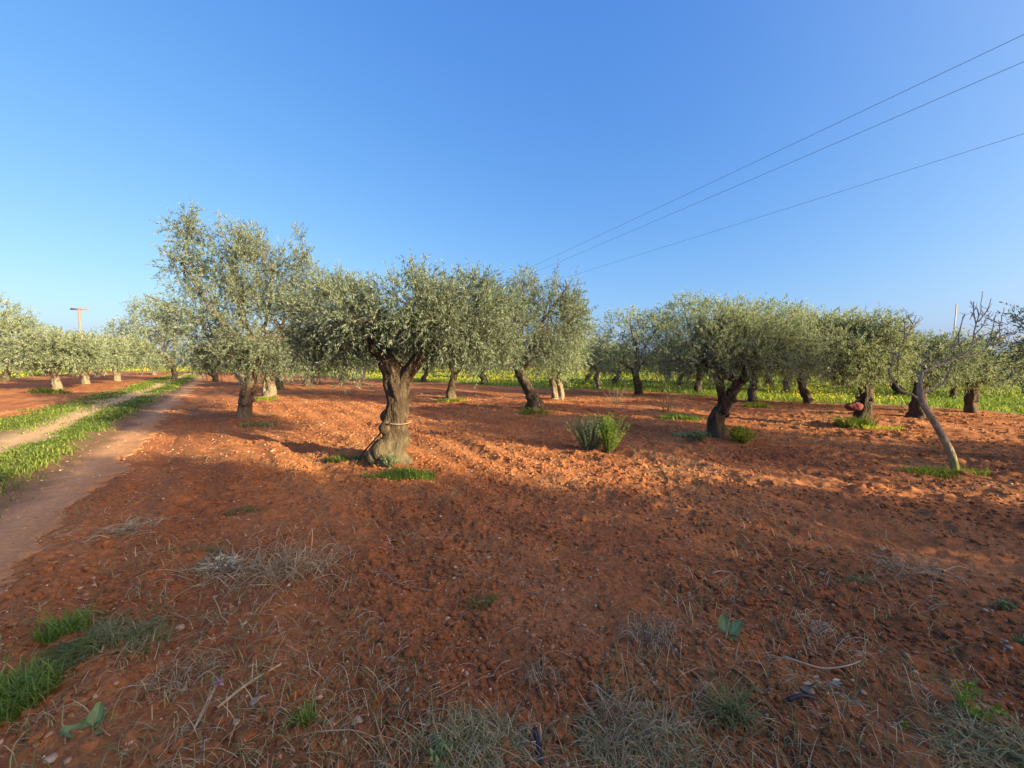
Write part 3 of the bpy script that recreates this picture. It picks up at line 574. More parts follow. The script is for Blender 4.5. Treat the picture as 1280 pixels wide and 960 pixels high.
# ------------------------------------------------------------------ bare tree on the right
def bare_tree():
    b = gnd(1196, 588); d = b[1]; b = on_soil(b, -0.04); root = thing('bare_tree', 'leafless grey tree with leaning stem and upright bare twigs at the right', 'bare tree', b)
    W = lambda px, py, dd=0: at(px, py, d + dd) - b
    tk = bez([np.array([0.02, 0, -.08]), W(1190, 570), W(1175, 540), W(1160, 515), W(1151, 498), W(1150, 480)], 26)
    tm = MB(); tube(tm, tk, np.linspace(0.050, 0.032, 26), 14, 0.15, 5); tm.obj('trunk', BARK_GREY, root, True)
    limbs = [([(1152, 502), (1142, 494), (1126, 488), (1120, 480)], .024, .016), ([(1120, 480), (1111, 468), (1118, 448), (1130, 428), (1141, 405), (1146, 394)], .016, .005, .2),
             ([(1150, 482), (1152, 468), (1160, 462), (1180, 455), (1196, 448)], .026, .018, -.1), ([(1196, 448), (1208, 442), (1214, 432), (1220, 405), (1226, 388), (1228, 364)], .015, .004, -.1),
             ([(1196, 448), (1215, 444), (1232, 436), (1243, 425), (1250, 405), (1255, 384)], .015, .004, -.2), ([(1151, 490), (1165, 488), (1180, 478), (1190, 455)], .02, .012, .1)]
    twg = [[(1220, 405), (1217, 390), (1217, 377)], [(1223, 402), (1234, 388), (1239, 373)], [(1217, 420), (1228, 408), (1232, 400)], [(1232, 436), (1240, 415), (1244, 394)], [(1205, 443), (1198, 425), (1203, 400), (1206, 395)],
           [(1196, 448), (1192, 432), (1200, 412), (1204, 396)], [(1243, 425), (1258, 420), (1270, 416)], [(1250, 405), (1240, 400), (1232, 398)], [(1141, 405), (1136, 398), (1132, 394)], [(1138, 412), (1146, 404), (1155, 398)],
           [(1130, 428), (1131, 410), (1130, 400)], [(1124, 440), (1122, 462), (1124, 480)], [(1180, 455), (1186, 440), (1196, 428), (1206, 422)], [(1165, 460), (1172, 452), (1188, 446)], [(1118, 448), (1112, 440), (1115, 430)], [(1150, 480), (1146, 466), (1152, 455), (1156, 440)], [(1224, 395), (1220, 385), (1212, 400)], [(1160, 462), (1150, 455), (1160, 452)], [(1214, 432), (1224, 424), (1236, 416)]]
    for l in limbs:
        dd = l[3] if len(l) > 3 else 0; m_ = MB(); p = bez([W(a, c, dd) for a, c in l[0]], 20); p[1:-1] += rng.normal(0, .004, (18, 3)); tube(m_, p, np.linspace(l[1] * .8, l[2] * .75, 20), 8, 0.15, 2); m_.obj('limb', BARK_GREY, root, True)
    for t_ in twg:
        dd = rng.uniform(-.25, .25) * 0; m_ = MB(); p = bez([W(a, c, k * 0.05) for k, (a, c) in enumerate(t_)], 10); tube(m_, p, np.linspace(.009, .0035, 10), 6, 0.1, 2)
        for k in range(7):
            i = int(rng.integers(2, 9)); e = p[i] + np.array([rng.normal(0, .05), rng.normal(0, .05), rng.uniform(.02, .14)]); tube(m_, [p[i], (p[i] + e) / 2 + rng.normal(0, .008, 3), e], [.004, .003, .002], 4, cap=False)
        m_.obj('twig', BARK_GREY, root, True)
bare_tree()

# ------------------------------------------------------------------ power lines and poles
def wire(label, p_near, d_near, p_far_px, end, sag):
    A = at(*p_near, d_near); B = np.array(end, float); A2 = A + (A - B) * 0.6
    t = np.linspace(0, 1, 70)[:, None]; P = A2 + (B - A2) * t; P[:, 2] -= 4 * sag * (t * (1 - t))[:, 0]
    P[:, 2] += 4 * sag * (0.375 * 0.625)
    P[:, 2] -= 4 * sag * 0.375 * 0.625 * np.clip((t[:, 0] - 0.375) / 0.625, 0, 1)
    m_ = MB(); tube(m_, P, 0.005, 6, cap=False); tag(m_.obj('power_line', WIREM, None, True), label, 'power line', 'overhead power lines')
ex, ey = -13.0, 54.0
wire('uppermost power line crossing the blue sky at the right', (1280, 43), 6.6, None, (ex - .6, ey, 7.6), 0.5)
wire('middle power line of the three in the sky, close under the top one', (1280, 77), 6.9, None, (ex, ey, 7.6), 0.5)
wire('lowest power line of the three, well below the other two', (1280, 167), 9.4, None, (ex + .6, ey, 7.6), 0.5)
def pole(px_, d, top, label, arm=True, tall=None):
    x_ = (px_ - 640) / F * d; b = on_soil((x_, d), -0.1); root = thing('utility_pole', label, 'utility pole', b)
    m_ = MB(); tube(m_, np.array([[0, 0, 0], [0, 0, top * .55], [0, 0, top * .56], [0, 0, top]]), [.24, .2, .17, .15], 10); m_.obj('shaft', POLE, root, True)
    m_ = MB(); tube(m_, np.array([[0, 0, 0.0], [0, 0, top * .6]]), [.27, .235], 10); m_.obj('footing_sleeve', POLE_PALE, root, True)
    m_ = MB(); tube(m_, np.array([[-1.3, 0, top - .1], [1.3, 0, top - .1]]), .12, 6); m_.obj('crossarm', POLE, root)
    for k in (-1.1, 0.0, 1.1):
        m_ = MB(); tube(m_, np.array([[k, 0, top], [k, 0, top + .12], [k, 0, top + .2], [k, 0, top + .35]]), [.04, .06, .04, .06], 8); m_.obj('insulator', POLE, root, True)
pole(104, 60, 9.9, 'reddish utility pole with a crossarm rising above the left hand olives')
pole(536, 54, 7.5, 'utility pole hidden among the middle crowns where the power lines end')
x_ = (1189 - 640) / F * 30; m_ = MB(); b = on_soil((x_, 30), -.1); tube(m_, [b, b + [0, 0, 3], b + [.06, 0, 6.1]], [.05, .045, .035], 8); tag(m_.obj('thin_pole', POLE_PALE, None, True), 'thin grey pole sticking up behind the bare tree', 'pole')

# ------------------------------------------------------------------ weeds, tufts and litter that can be singled out
def tuft(name, label, cat, px_, py_, rad_, hgt, n, mat, lean=(0.2, 1.0), wid=0.004, group=None, squash=0.6, var=(0.5, 0.2), curl=0.5):
    p = on_soil(gnd(px_, py_)); m_ = MB(); a = rng.uniform(0, 6.28, n); r = rad_ * np.sqrt(rng.random(n)) * (0.75 + 0.5 * vn2(a * 1.3, a * 0 + px_, 5)); B = np.stack([r * np.cos(a), r * np.sin(a) * squash, 0 * a], -1)
    kk = vn2((B[:, 0] + p[0]) * 2.6 / max(rad_, .12), (B[:, 1] + p[1]) * 2.6 / max(rad_, .12), 17) * .6 + vn2((B[:, 0] + p[0]) * 7 / max(rad_, .12), (B[:, 1] + p[1]) * 7 / max(rad_, .12), 18) * .4 + .38 * (1 - r / rad_) > .43
    B, r = B[kk], r[kk]; n = len(B)
    B[:, 2] = soil_h(B[:, 0] + p[0], B[:, 1] + p[1], False) - p[2]
    blades(m_, B, hgt * rng.uniform(.35, 1.1, n) * (1 - 0.5 * (r / rad_) ** 2 * rng.random(n)), wid * rng.uniform(.6, 2.3, n), rng.uniform(*lean, n), np.clip(rng.normal(*var, n), 0, 1), curl)
    o = m_.obj(name, mat); o.location = p; return tag(o, label, cat, group)
GT = 'grass_tuft'
tuft(GT, 'bright green grass strip around the front of the big gnarled trunk', 'grass tuft', 500, 597, .55, .10, 1500, FRESH, wid=.006, squash=.35, var=(.55, .2))
tuft(GT, 'dark green low grass left of the big gnarled trunk beside the hose', 'grass tuft', 438, 578, .40, .09, 900, GRASS, wid=.006, squash=.5, var=(.2, .15))
tuft(GT, 'low grey green grass at the foot of the tall ragged olive tree', 'grass tuft', 325, 531, .45, .14, 500, GRASS_DULL, wid=.01, var=(.4, .2))
tuft(GT, 'wide green grass patch under the brown dry weed stalks', 'grass tuft', 850, 524, .65, .16, 900, FRESH, wid=.010, squash=.5, var=(.5, .2))
tuft(GT, 'green grass around the foot of the dark slanting trunk', 'grass tuft', 665, 518, .55, .16, 600, GRASS, wid=.011, var=(.55, .25))
tuft(GT, 'green grass patch left of the crooked trunk', 'grass tuft', 868, 546, .45, .12, 800, WEED, wid=.008, squash=.5, var=(.6, .2))
tuft(GT, 'grass under the small tree with straight trunk', 'grass tuft', 565, 502, .6, .16, 400, WEED_YELLOW, wid=.014, squash=.5)
tuft(GT, 'grass below the pale trunk hidden behind the tall ragged tree', 'grass tuft', 330, 501, .7, .15, 500, WEED_YELLOW, wid=.014, squash=.5, var=(.3, .2))
tuft(GT, 'green weeds at the foot of the whitewashed tree left of the track', 'grass tuft', 58, 491, 1.0, .30, 500, GRASS, wid=.02, squash=.4, var=(.5, .2))
tuft(GT, 'leafy green shoots around the trunk with the red sack', 'grass tuft', 1068, 535, .45, .32, 500, GRASS, wid=.012, var=(.4, .25))
tuft(GT, 'yellowish grass right of the trunk with the red sack', 'grass tuft', 1100, 538, .5, .10, 350, WEED_YELLOW, wid=.009, squash=.4, var=(.6, .3))
tuft(GT, 'yellow green weeds left of the bare tree stem', 'grass tuft', 1165, 592, .38, .13, 500, WEED_YELLOW, wid=.006, squash=.5, var=(.35, .25))
tuft(GT, 'sparse yellow green weeds right of the bare tree stem', 'grass tuft', 1212, 590, .25, .14, 160, WEED_YELLOW, wid=.005, squash=.5, var=(.3, .25))
tuft(GT, 'grass at the foot of the short black trunk', 'grass tuft', 945, 508, .5, .2, 400, WEED_YELLOW, wid=.013, squash=.5, var=(.4, .2))
tuft(GT, 'bright green upright grass tuft in the left foreground', 'grass tuft', 82, 795, .11, .15, 420, FRESH, wid=.0035, squash=.8, var=(.55, .15))
tuft(GT, 'large bright green grass clump at the left margin', 'grass tuft', 8, 880, .15, .14, 1100, FRESH, wid=.0032, squash=.9, var=(.55, .15))
tuft(GT, 'dull green flattened grass beside the bright upright tuft', 'grass tuft', 145, 805, .30, .06, 1500, GRASS_DULL, (0.6, 2.2), wid=.003, squash=.6, var=(.25, .25))
tuft(GT, 'dark green low grass below the bright upright tuft', 'grass tuft', 85, 825, .18, .08, 600, GRASS, wid=.003, squash=.6, var=(.15, .15))
tuft(GT, 'rounded arching tuft of pulled green grass in the right foreground', 'grass tuft', 915, 893, .07, .15, 420, GRASS_DULL, (0.3, 1.0), wid=.0028, squash=.9, var=(.2, .25), curl=0.9)
tuft(GT, 'small green grass tuft among clods near the bottom', 'grass tuft', 382, 912, .05, .09, 130, FRESH, (0.2, .8), wid=.003, var=(.5, .2))
tuft(GT, 'small low green patch above the dry prunings', 'grass tuft', 305, 645, .22, .04, 300, GRASS, (.4, 1.5), wid=.004, squash=.5, var=(.2, .2))
tuft(GT, 'tangled grey green grass at the bottom left of centre', 'grass tuft', 588, 935, .24, .045, 1000, GRASS_DULL, (.7, 2.6), wid=.0026, squash=.7, var=(.5, .33))
tuft(GT, 'tangled grey green grass at the bottom right of centre', 'grass tuft', 795, 930, .27, .04, 1300, GRASS_DULL, (.8, 2.8), wid=.0026, squash=.7, var=(.5, .33))
tuft(GT, 'pale withered grass heap in the bottom right corner', 'grass tuft', 1250, 948, .22, .07, 1200, GRASS_DULL, (.6, 2.0), wid=.0026, squash=.8, var=(.55, .3))
tuft(GT, 'low dull green patch left of the dry prunings', 'grass tuft', 255, 695, .16, .05, 400, GRASS_DULL, (.4, 1.6), wid=.003, squash=.5, var=(.15, .2))
tuft(GT, 'thin green tuft in the middle of the red soil', 'grass tuft', 605, 752, .12, .04, 130, GRASS, (.4, 1.6), wid=.003, squash=.5, var=(.3, .2))
tuft(GT, 'low moss green tuft right of the middle', 'grass tuft', 1075, 728, .12, .05, 250, GRASS_DULL, (.4, 1.4), wid=.003, squash=.6, var=(.1, .15))

def leafy(name, label, px_, py_, stems_, hgt, spread, lmat, leaf, per, group=None, smat=TWIG, cat='weed', up=1.0, wl=.35, sw=.004):
    p = on_soil(gnd(px_, py_), -0.01); root = thing(name, label, cat, p, group)
    az = rng.uniform(0, 6.28, stems_); tilt = np.abs(rng.normal(0, spread, stems_)); Ls = hgt * rng.uniform(.55, 1.05, stems_)
    d = unit(np.stack([np.cos(az) * tilt, np.sin(az) * tilt, up + 0 * az], -1)); t = np.linspace(0, 1, 6)[None, :, None]
    b0 = np.stack([np.cos(az), np.sin(az), 0 * az], -1) * (hgt * spread * .35) * rng.random((stems_, 1))
    P = b0[:, None] + d[:, None] * Ls[:, None, None] * t + rng.normal(0, .012 * hgt, (stems_, 6, 3)) * t
    m_ = MB(); thin_strips(m_, P, sw * np.ones(stems_), 0.4); m_.obj('stem_bundle', smat, root)
    tt = .15 + .85 * rng.random((stems_, per)); j = np.minimum((tt * 5).astype(int), 4); f = (tt * 5 - j)[..., None]; I = np.arange(stems_)[:, None]
    B = P[I, j] * (1 - f) + P[I, j + 1] * f; ld = unit(d[:, None] * .5 + rng.normal(size=B.shape) * .6)
    m_ = MB(); n = stems_ * per; leaves(m_, B.reshape(-1, 3), ld.reshape(-1, 3), leaf * rng.uniform(.5, 1.2, n), leaf * wl * rng.uniform(.7, 1.2, n), np.clip(rng.normal(.5, .25, n), 0, 1)); m_.obj('foliage', lmat, root)
    return root
leafy('weed_bush', 'feathery grey green weed bush standing alone on the soil', 737, 563, 130, .68, .5, WEED_GREY, .04, 60, wl=.25)
leafy('weed_bush', 'bright green upright weed beside the feathery grey green bush', 761, 566, 90, .72, .26, WEED_BRIGHT, .04, 60, wl=.3)
leafy('dry_stalks', 'thin brown dry stalks rising between the two green weed bushes', 748, 560, 22, .62, .3, STRAW, .02, 6, wl=.3, cat='dry stalks')
leafy('dry_stalks', 'bare brown weed stalks left of the crooked trunk', 835, 515, 45, .95, .55, STRAW, .025, 5, wl=.3, cat='dry stalks', sw=.006)
leafy('dry_stalks', 'sparse reddish dry stalks on the open soil behind the weed bush', 770, 506, 30, .8, .6, STRAW, .025, 5, wl=.3, cat='dry stalks', sw=.007)
leafy('flowering_weed', 'yellow green flowering weed on the right of the crooked trunk', 925, 552, 120, .32, .8, WEED_YELLOW, .035, 40, wl=.6)
leafy('flowering_weed', 'pale flowering weed at the left foot of the crooked trunk', 870, 552, 90, .2, 1.0, WEED_GREY, .03, 26, wl=.6)
leafy('olive_sucker', 'small leafy shoots sprouting from the base of the big gnarled trunk', 489, 588, 36, .22, .6, WEED_GREY, .03, 18, cat='shoots', wl=.4)
leafy('olive_sucker', 'drooping olive shoot hanging below the big tree on its left', 462, 560, 5, .05, .5, OLIVE, .03, 8, cat='shoots', wl=.3)
leafy('leafy_weed', 'yellowish leafy weed at the right above the withered grass heap', 1205, 895, 9, .16, .45, WEED_BRIGHT, .028, 13, wl=.6, sw=.002)
leafy('leafy_weed', 'dark leaved weed at the right margin', 1276, 805, 8, .08, .7, WEED, .04, 10, wl=.7, sw=.002)
leafy('leafy_weed', 'tiny sprouting weed right of the rounded grass tuft', 1130, 905, 6, .06, .5, WEED_BRIGHT, .022, 5, wl=.4, sw=.0015)
leafy('leafy_weed', 'pale scattered weed near the right margin', 1255, 765, 10, .08, .9, WEED_GREY, .03, 9, wl=.5, sw=.002)
leafy('leafy_weed', 'small green weed in the bottom centre left of the blue strap', 548, 948, 10, .08, .6, WEED, .035, 8, wl=.5, sw=.0015)

def broad_leaf_plant(label, px_, py_, specs, mat, stalk=None):
    p = on_soil(gnd(px_, py_)); root = thing('broadleaf_weed', label, 'weed', p)
    for (az, el, L, W) in specs:
        m_ = MB(); nu, nv = 9, 5; az_, el_ = R(az), R(el); d = np.array([math.cos(az_) * math.cos(el_), math.sin(az_) * math.cos(el_), math.sin(el_)]); s = np.array([-math.sin(az_), math.cos(az_), 0]); nrm = np.cross(d, s) * -1
        u_ = np.linspace(0, 1, nu)[:, None]; v_ = np.linspace(-1, 1, nv)[None, :]
        w = W * (np.sin(np.pi * np.clip(u_, 0, 1) ** 0.8) ** .75 * (u_ > .25) + .06) * (1 + .12 * np.sin(u_ * 26))
        V = d * (L * u_ + 0 * v_)[..., None] + s * (w * v_ / 2)[..., None] + np.array([0, 0, 1]) * ((.18 * L * u_ * (1 - u_ * 1.1)) + .012 * np.abs(v_) * (u_ > .25) + .006 * np.sin(u_ * 20 + v_ * 3))[..., None]
        i = np.arange(nu - 1)[:, None] * nv; j = np.arange(nv - 1)[None, :]; q = np.stack([i + j, i + j + 1, i + nv + j + 1, i + nv + j], -1).reshape(-1, 4)
        m_.add(V.reshape(-1, 3), q, None, np.clip(np.tile(.75 - .4 * (np.abs(v_) > .1), (nu, 1)).ravel() + rng.normal(0, .08, nu * nv), 0, 1)); m_.obj('leaf', mat, root, True)
    if stalk:
        m_ = MB(); tube(m_, bez([np.array(s_) for s_ in stalk], 12), np.linspace(.004, .002, 12), 6); m_.obj('stalk', CANE, root, True)
broad_leaf_plant('blue green broad leaved weed in the bottom left corner', 112, 928, [(100, 55, .11, .05), (185, 15, .12, .055), (150, 25, .08, .035), (-10, 10, .07, .03), (-60, 20, .07, .03), (60, 40, .08, .04)], WEED)
broad_leaf_plant('weed with two broad green leaves and a dry upright stalk', 906, 805, [(70, 55, .13, .06), (20, 32, .15, .075), (-20, 10, .09, .03)], WEED, [(0, 0, 0), (.015, 0, .09), (.03, 0, .17)])

def rock(label, px_, py_, size, seed, flat=.7, mat=STONE):
    import bmesh
    p = on_soil(gnd(px_, py_), size * .25); bm = bmesh.new(); bmesh.ops.create_icosphere(bm, subdivisions=4, radius=1)
    co = np.array([v.co[:] for v in bm.verts]); nz = vn3(co * 1.3 + seed * 5, seed) - .5; n2 = vn3(co * 3.1 + seed, seed + 1) - .5; n3 = vn3(co * 8 + seed, seed + 2) - .5
    co = co * (1 + .75 * nz + .32 * n2 + .10 * n3)[:, None] * np.array([1, .8, flat]) * size
    for v, c in zip(bm.verts, co): v.co = c
    m = bpy.data.meshes.new('rock'); bm.to_mesh(m); bm.free(); m.materials.append(mat)
    for f in m.polygons: f.use_smooth = True
    o = bpy.data.objects.new('rock', m); COL.objects.link(o); o.location = p; tag(o, label, 'rock')
rock('largest grey stone, lying near the end of the dry cane', 326, 886, .033, 3, .8)
rock('small orange tinted stone right of the largest stone', 446, 900, .022, 5)
rock('brownish stone half buried left of the orange tinted stone', 415, 908, .022, 7, .6)
rock('pale flat stone in the bottom left corner', 42, 936, .028, 9, .5)
rock('buff stone on the bottom edge at the left', 66, 954, .024, 11, .5)
rock('pinkish stone on bare soil left of the dry prunings', 225, 786, .022, 13, .7)
rock('small white stone under the dry cane', 347, 902, .012, 15, .7)
rock('pinkish stone left of the rounded grass tuft by the olive sprig', 1010, 867, .026, 17, .5)
rock('dark red clod below the largest stone', 310, 925, .04, 19, .6, SOIL)
rock('big rounded red clod near the bottom centre', 650, 890, .045, 21, .7, SOIL)
rock('red clod beside the blue strap', 700, 905, .04, 23, .7, SOIL)
rock('pale small stone on the soil near the middle', 610, 692, .02, 25, .7)
rock('white stone on the soil left of the big gnarled trunk', 340, 565, .04, 27, .6)

def stick(name, label, pts, r0, r1, mat, cat='stick', h=.015, group=None):
    P = np.array([on_soil(gnd(a, b), h + (e[0] if e else 0)) for a, b, *e in pts]); c = P[0].copy(); m_ = MB(); tube(m_, bez(P - c, 18), np.linspace(r0, r1, 18), 8, .12, 4); o = m_.obj(name, mat, None, True); o.location = c; return tag(o, label, cat, group)
stick('dry_cane', 'straight tan dry cane lying beside the largest stone', [(272, 890), (310, 865), (352, 838)], .0075, .006, CANE, 'cane')
stick('dry_twig', 'curved bright straw stalk lying on the soil right of centre', [(890, 716, .01), (900, 712, .02), (914, 712, .01)], .004, .003, TWINE, 'twig')
stick('dry_twig', 'brown twig lying across the soil left of the middle', [(462, 722, .01), (480, 722, .02), (496, 732, .01), (540, 735, .01)], .006, .004, TWIG, 'twig')
stick('dry_twig', 'slender reddish twig on the soil in the middle', [(655, 738), (680, 745, .02), (705, 748)], .005, .003, TWIG, 'twig')
stick('dry_twig', 'long thin reddish stalk running from the dry tangle to the rounded grass tuft', [(822, 798, .03), (855, 830, .03), (893, 858, .02)], .003, .002, TWIG, 'twig')
stick('dry_twig', 'pale crooked twig lying above the olive sprig', [(978, 824, .02), (1000, 832, .03), (1030, 838, .03), (1060, 838, .03), (1075, 830, .01)], .006, .003, TWINE, 'twig')
stick('dry_twig', 'thin pale twig on the right side of the soil', [(1140, 772), (1165, 765, .02), (1185, 755)], .004, .002, TWIG, 'twig')
stick('dry_twig', 'thin curved stalk near the bottom left of centre', [(400, 930, .01), (440, 922, .02), (470, 925, .01)], .0025, .0015, TWINE, 'twig')
stick('dry_twig', 'short pale stick among the clods left of the rounded grass tuft', [(745, 860, .01), (755, 870, .015), (765, 877, .01)], .004, .003, TWINE, 'twig')
stick('plastic_strap', 'dark blue plastic strap poking out of the soil at the bottom centre', [(668, 915, .03), (672, 930, .03), (676, 958, .015)], .014, .012, BLUE, 'strap')
stick('plastic_strap', 'short black strip lying left of the olive sprig', [(985, 886, .01), (1000, 884, .015), (1020, 884, .01)], .010, .008, BLUE, 'strap')

def tangle(label, px_, py_, rad_, hgt, n, name='dry_prunings', squash=.6, mat=STRAW, bend=1.5, cat='dry prunings', w=.0016, leafn=0, leafmat=None, leafl=.05):
    p = on_soil(gnd(px_, py_)); root = thing(name, label, cat, p); a = rng.uniform(0, 6.28, n); r = rad_ * np.sqrt(rng.random(n)); x_ = r * np.cos(a); y_ = r * np.sin(a) * squash
    m_ = MB(); curls(x_, y_, .02 * rng.random(n), rad_ * rng.uniform(.4, 1.3, n), w * rng.uniform(.6, 1.6, n), hgt * rng.random(n), rng.normal(0, bend, n), np.clip(rng.normal(.55, .25, n), 0, 1), m_, 7); m_.obj('stalk_tangle', mat, root)
    if leafn:
        m_ = MB(); a = rng.uniform(0, 6.28, leafn); r = rad_ * .45 * np.sqrt(rng.random(leafn)); B = np.stack([r * np.cos(a) - rad_ * .2, r * np.sin(a) * squash, hgt * rng.random(leafn) * .7 + .01], -1); D = unit(np.stack([np.cos(a + rng.normal(0, .6, leafn)), np.sin(a), rng.normal(0.1, .3, leafn)], -1))
        leaves(m_, B, D, leafl * rng.uniform(.6, 1.2, leafn), leafl * .25 * rng.uniform(.7, 1.2, leafn), rng.random(leafn)); m_.obj('withered_leaf', leafmat, root)
DRYLEAF = mat_leaf('withered_olive_leaf', [(0, (0.20, 0.19, 0.13)), (.5, (.34, .32, .24)), (1, (.52, .48, .38))], None, .1, .7, .3)
tangle('pale leafy olive prunings lying left of the bushy dry tangle', 285, 715, .30, .10, 100, mat=STRAW, leafn=240, leafmat=DRYLEAF, leafl=.055, w=.0022)
tangle('bushy brown tangle of dry prunings on the left of the soil', 368, 720, .26, .18, 220, mat=STRAW, w=.002)
tangle('grey dry root tangle right of centre', 812, 795, .12, .10, 170, 'dry_tangle', cat='dry tangle', w=.0014)
tangle('forked pale root tangle above the pale crooked twig', 1020, 792, .13, .07, 60, 'dry_tangle', cat='dry tangle', w=.002)
tangle('thin dry tangle on the right of the soil near the moss green tuft', 1140, 720, .22, .08, 110, 'dry_tangle', cat='dry tangle', w=.0018)
tangle('faint dry tangle on the soil below the farm track', 160, 665, .3, .07, 130, 'dry_tangle', cat='dry tangle', w=.002, leafn=40, leafmat=DRYLEAF)
tangle('dry stalk heap on the left beside the flattened grass', 215, 850, .17, .06, 130, 'dry_tangle', cat='dry tangle', w=.0013)
tangle('loose dry roots on the soil near the bottom centre', 680, 845, .10, .07, 80, 'dry_tangle', cat='dry tangle', w=.0012)
tangle('looped dry stems at the bottom centre over the blue strap', 655, 925, .12, .09, 60, 'dry_tangle', cat='dry tangle', w=.0013, bend=3)
tangle('greyish dry stems in the bottom centre grass', 790, 905, .16, .09, 150, 'dry_tangle', cat='dry tangle', w=.0012)

def olive_sprig():
    p = on_soil(gnd(1040, 885), .02); root = thing('olive_sprig', 'cut olive sprig with pale grey leaves lying in the right foreground', 'olive sprig', p)
    for (e, k) in (((.10, -.03, .03), 12), ((-.03, .10, .05), 10), ((.05, .06, .06), 12)):
        P = bez([(-.06, .08, .01), np.array(e) * .4 + [-.02, .02, .03], e], 14); m_ = MB(); tube(m_, P, np.linspace(.002, .001, 14), 5, cap=False); m_.obj('twig', TWIG, root)
        m_ = MB(); B = P[np.linspace(2, 13, k).astype(int)]; D = unit(np.gradient(P, axis=0)[np.linspace(2, 13, k).astype(int)] * 30 + rng.normal(size=(k, 3)) * [.8, .8, .3]); leaves(m_, B, D, .045 * np.ones(k), .014 * np.ones(k), rng.random(k)); m_.obj('foliage', DRYLEAF, root)
olive_sprig()
def purple_sprig():
    p = on_soil(gnd(240, 918), .01); root = thing('flower_sprig', 'dry pale sprig with a purple flower head and one teal leaf, left of the cane', 'flower sprig', p)
    e = on_soil(gnd(270, 872), .07) - p; m_ = MB()
    for k in range(4):
        q_ = e + rng.normal(0, .012, 3); tube(m_, bez([np.zeros(3), q_ * .5 + rng.normal(0, .006, 3), q_], 9), np.linspace(.0022, .0014, 9), 5, cap=False)
    m_.obj('stem', TWINE, root); n = 40; m_ = MB(); leaves(m_, e + rng.normal(0, .008, (n, 3)) + [.012, 0, 0], unit(rng.normal(size=(n, 3)) + [0, 0, .6]), .018 * np.ones(n), .007 * np.ones(n), rng.random(n)); m_.obj('flower_head', PURPLE, root)
    m_ = MB(); leaves(m_, e + rng.normal(0, .004, (3, 3)) + [-.008, 0, .004], unit(rng.normal(size=(3, 3)) * .4 + [-.2, 0, 1]), .03 * np.ones(3), .016 * np.ones(3), .4 * np.ones(3)); m_.obj('leaf', WEED, root)
purple_sprig()

# hose and twine on the big trunk, red sack on the right trunk
b2 = np.array(T2.location)
def W2(px, py, dd): return at(px, py, gnd(490, 580)[1] + dd)
m_ = MB(); P = bez([on_soil(gnd(441, 585), .01), W2(452, 568, -.1), W2(468, 550, -.12), W2(482, 534, -.16), W2(487, 529, -.22)], 24); c = P[0].copy(); tube(m_, P - c, .012, 8); o = m_.obj('irrigation_hose', HOSE, None, True); o.location = c
tag(o, 'black irrigation hose slanting from the ground up to the big gnarled trunk', 'hose')
m_ = MB(); c = W2(496, 527, 0); a = np.linspace(0, 2 * math.pi, 40); tube(m_, np.stack([.215 * np.cos(a), .215 * np.sin(a), (.012 * np.sin(a * 2))], -1), .0045, 6, cap=False); o = m_.obj('twine', TWINE, None, True); o.location = c
tag(o, 'pale twine tied around the big gnarled trunk', 'twine')
def red_sack():
    d = gnd(1076, 533)[1]; c = at(1067, 507, d - .03); n = 26; t = np.linspace(0, 1, n); rr = np.interp(t, [0, .1, .35, .7, .9, 1], [.02, .07, .105, .12, .09, .04])
    P = np.stack([.34 * (t - .5), .02 * np.sin(t * 5), -.05 * np.sin(t * math.pi) + .03 * t], -1); m_ = MB(); tube(m_, P, rr, 24, .30, 8); o = m_.obj('red_sack', REDCLOTH, None, True); o.location = c
    tag(o, 'faded red sack hanging on the left of a dark trunk at the right', 'sack')
    m_ = MB(); tube(m_, bez([(-.05, 0, .05), (.10, -.03, .16), (.24, 0, .26)], 10), .012, 6); m_.obj('strap', HOSE, o)
red_sack()

# ------------------------------------------------------------------ camera, light, sky
cam = bpy.data.cameras.new('camera'); co = bpy.data.objects.new('camera', cam); COL.objects.link(co); sc.camera = co
co.location = (0, 0, CAM_H); co.rotation_euler = (math.pi / 2 - PITCH, 0, 0); cam.sensor_width = 36; cam.lens = 36 * F / 1280; cam.clip_start = 0.05; cam.clip_end = 3000
w = bpy.data.worlds.new('World'); sc.world = w; w.use_nodes = True; nt = w.node_tree
sky = nt.nodes.new('ShaderNodeTexSky'); sky.sky_type = 'NISHITA'; sky.sun_disc = False; sky.sun_elevation = R(SUN_EL); sky.sun_rotation = R(SUN_AZ)
sky.air_density = 1.0; sky.dust_density = 2.0; sky.ozone_density = 4.0; sky.altitude = 0
sx = nt.nodes.new('ShaderNodeSeparateColor'); cx = nt.nodes.new('ShaderNodeCombineColor'); nt.links.new(sky.outputs[0], sx.inputs[0])
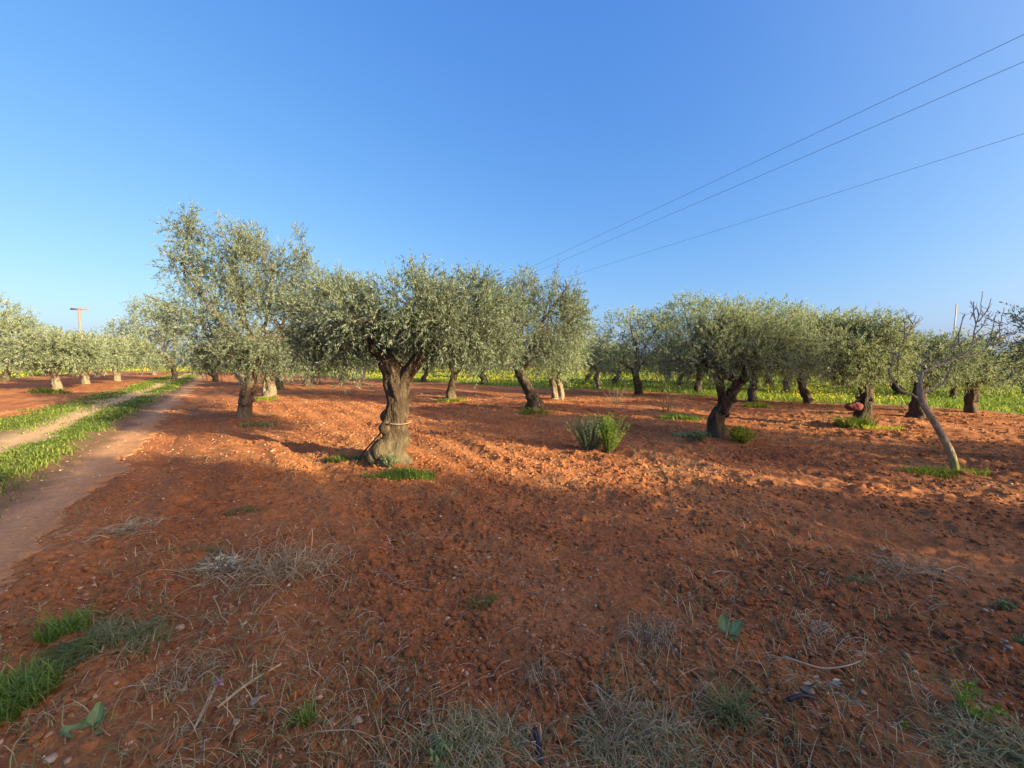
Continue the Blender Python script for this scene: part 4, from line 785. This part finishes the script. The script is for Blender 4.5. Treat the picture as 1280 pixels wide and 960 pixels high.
for k, (g, a) in enumerate(((1.07, 0.60), (0.77, 0.83), (0.38, 1.66))):      # camera-like tone response of the sky
    pw = node(nt, 'ShaderNodeMath', operation='POWER'); nt.links.new(sx.outputs[k], pw.inputs[0]); pw.inputs[1].default_value = g
    ml = node(nt, 'ShaderNodeMath', operation='MULTIPLY'); nt.links.new(pw.outputs[0], ml.inputs[0]); ml.inputs[1].default_value = a; nt.links.new(ml.outputs[0], cx.inputs[k])
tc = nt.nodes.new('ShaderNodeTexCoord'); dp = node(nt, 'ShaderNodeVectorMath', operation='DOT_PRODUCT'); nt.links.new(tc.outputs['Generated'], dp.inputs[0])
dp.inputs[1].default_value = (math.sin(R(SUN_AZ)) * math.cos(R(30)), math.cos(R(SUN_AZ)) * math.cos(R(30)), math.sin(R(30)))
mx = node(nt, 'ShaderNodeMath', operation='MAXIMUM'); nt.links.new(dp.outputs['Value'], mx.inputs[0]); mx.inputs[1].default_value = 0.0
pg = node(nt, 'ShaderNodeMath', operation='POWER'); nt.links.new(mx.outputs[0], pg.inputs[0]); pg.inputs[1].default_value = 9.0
fill_glow = mix(nt, pg.outputs[0], (0.0, 0.0, 0.0), (11.5, 8.3, 5.2))       # warm glow added to the sky behind the camera, lifts the shade
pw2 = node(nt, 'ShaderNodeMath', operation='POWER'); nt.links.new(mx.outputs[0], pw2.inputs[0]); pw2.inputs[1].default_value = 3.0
fill_glow = mix(nt, 1.0, fill_glow, mix(nt, pw2.outputs[0], (0.0, 0.0, 0.0), (1.3, 1.0, 0.6)), 'ADD')  # wider, weaker glow added: pales the sky at right, fills the shade
tot = mix(nt, 1.0, cx.outputs[0], fill_glow, 'ADD')
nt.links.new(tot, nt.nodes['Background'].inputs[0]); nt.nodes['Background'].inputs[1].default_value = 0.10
s = bpy.data.lights.new('sun', 'SUN'); so = bpy.data.objects.new('sun', s); COL.objects.link(so); s.energy = 5.0; s.angle = R(0.53); s.color = (1.0, 0.80, 0.44)
dirv = Vector((math.sin(R(SUN_AZ)) * math.cos(R(SUN_EL)), math.cos(R(SUN_AZ)) * math.cos(R(SUN_EL)), math.sin(R(SUN_EL))))
so.rotation_euler = dirv.to_track_quat('Z', 'Y').to_euler()
sc.view_settings.view_transform = 'Standard'; sc.view_settings.look = 'None'; sc.view_settings.exposure = 1.88; sc.view_settings.gamma = 1; sc.view_settings.use_curve_mapping = False
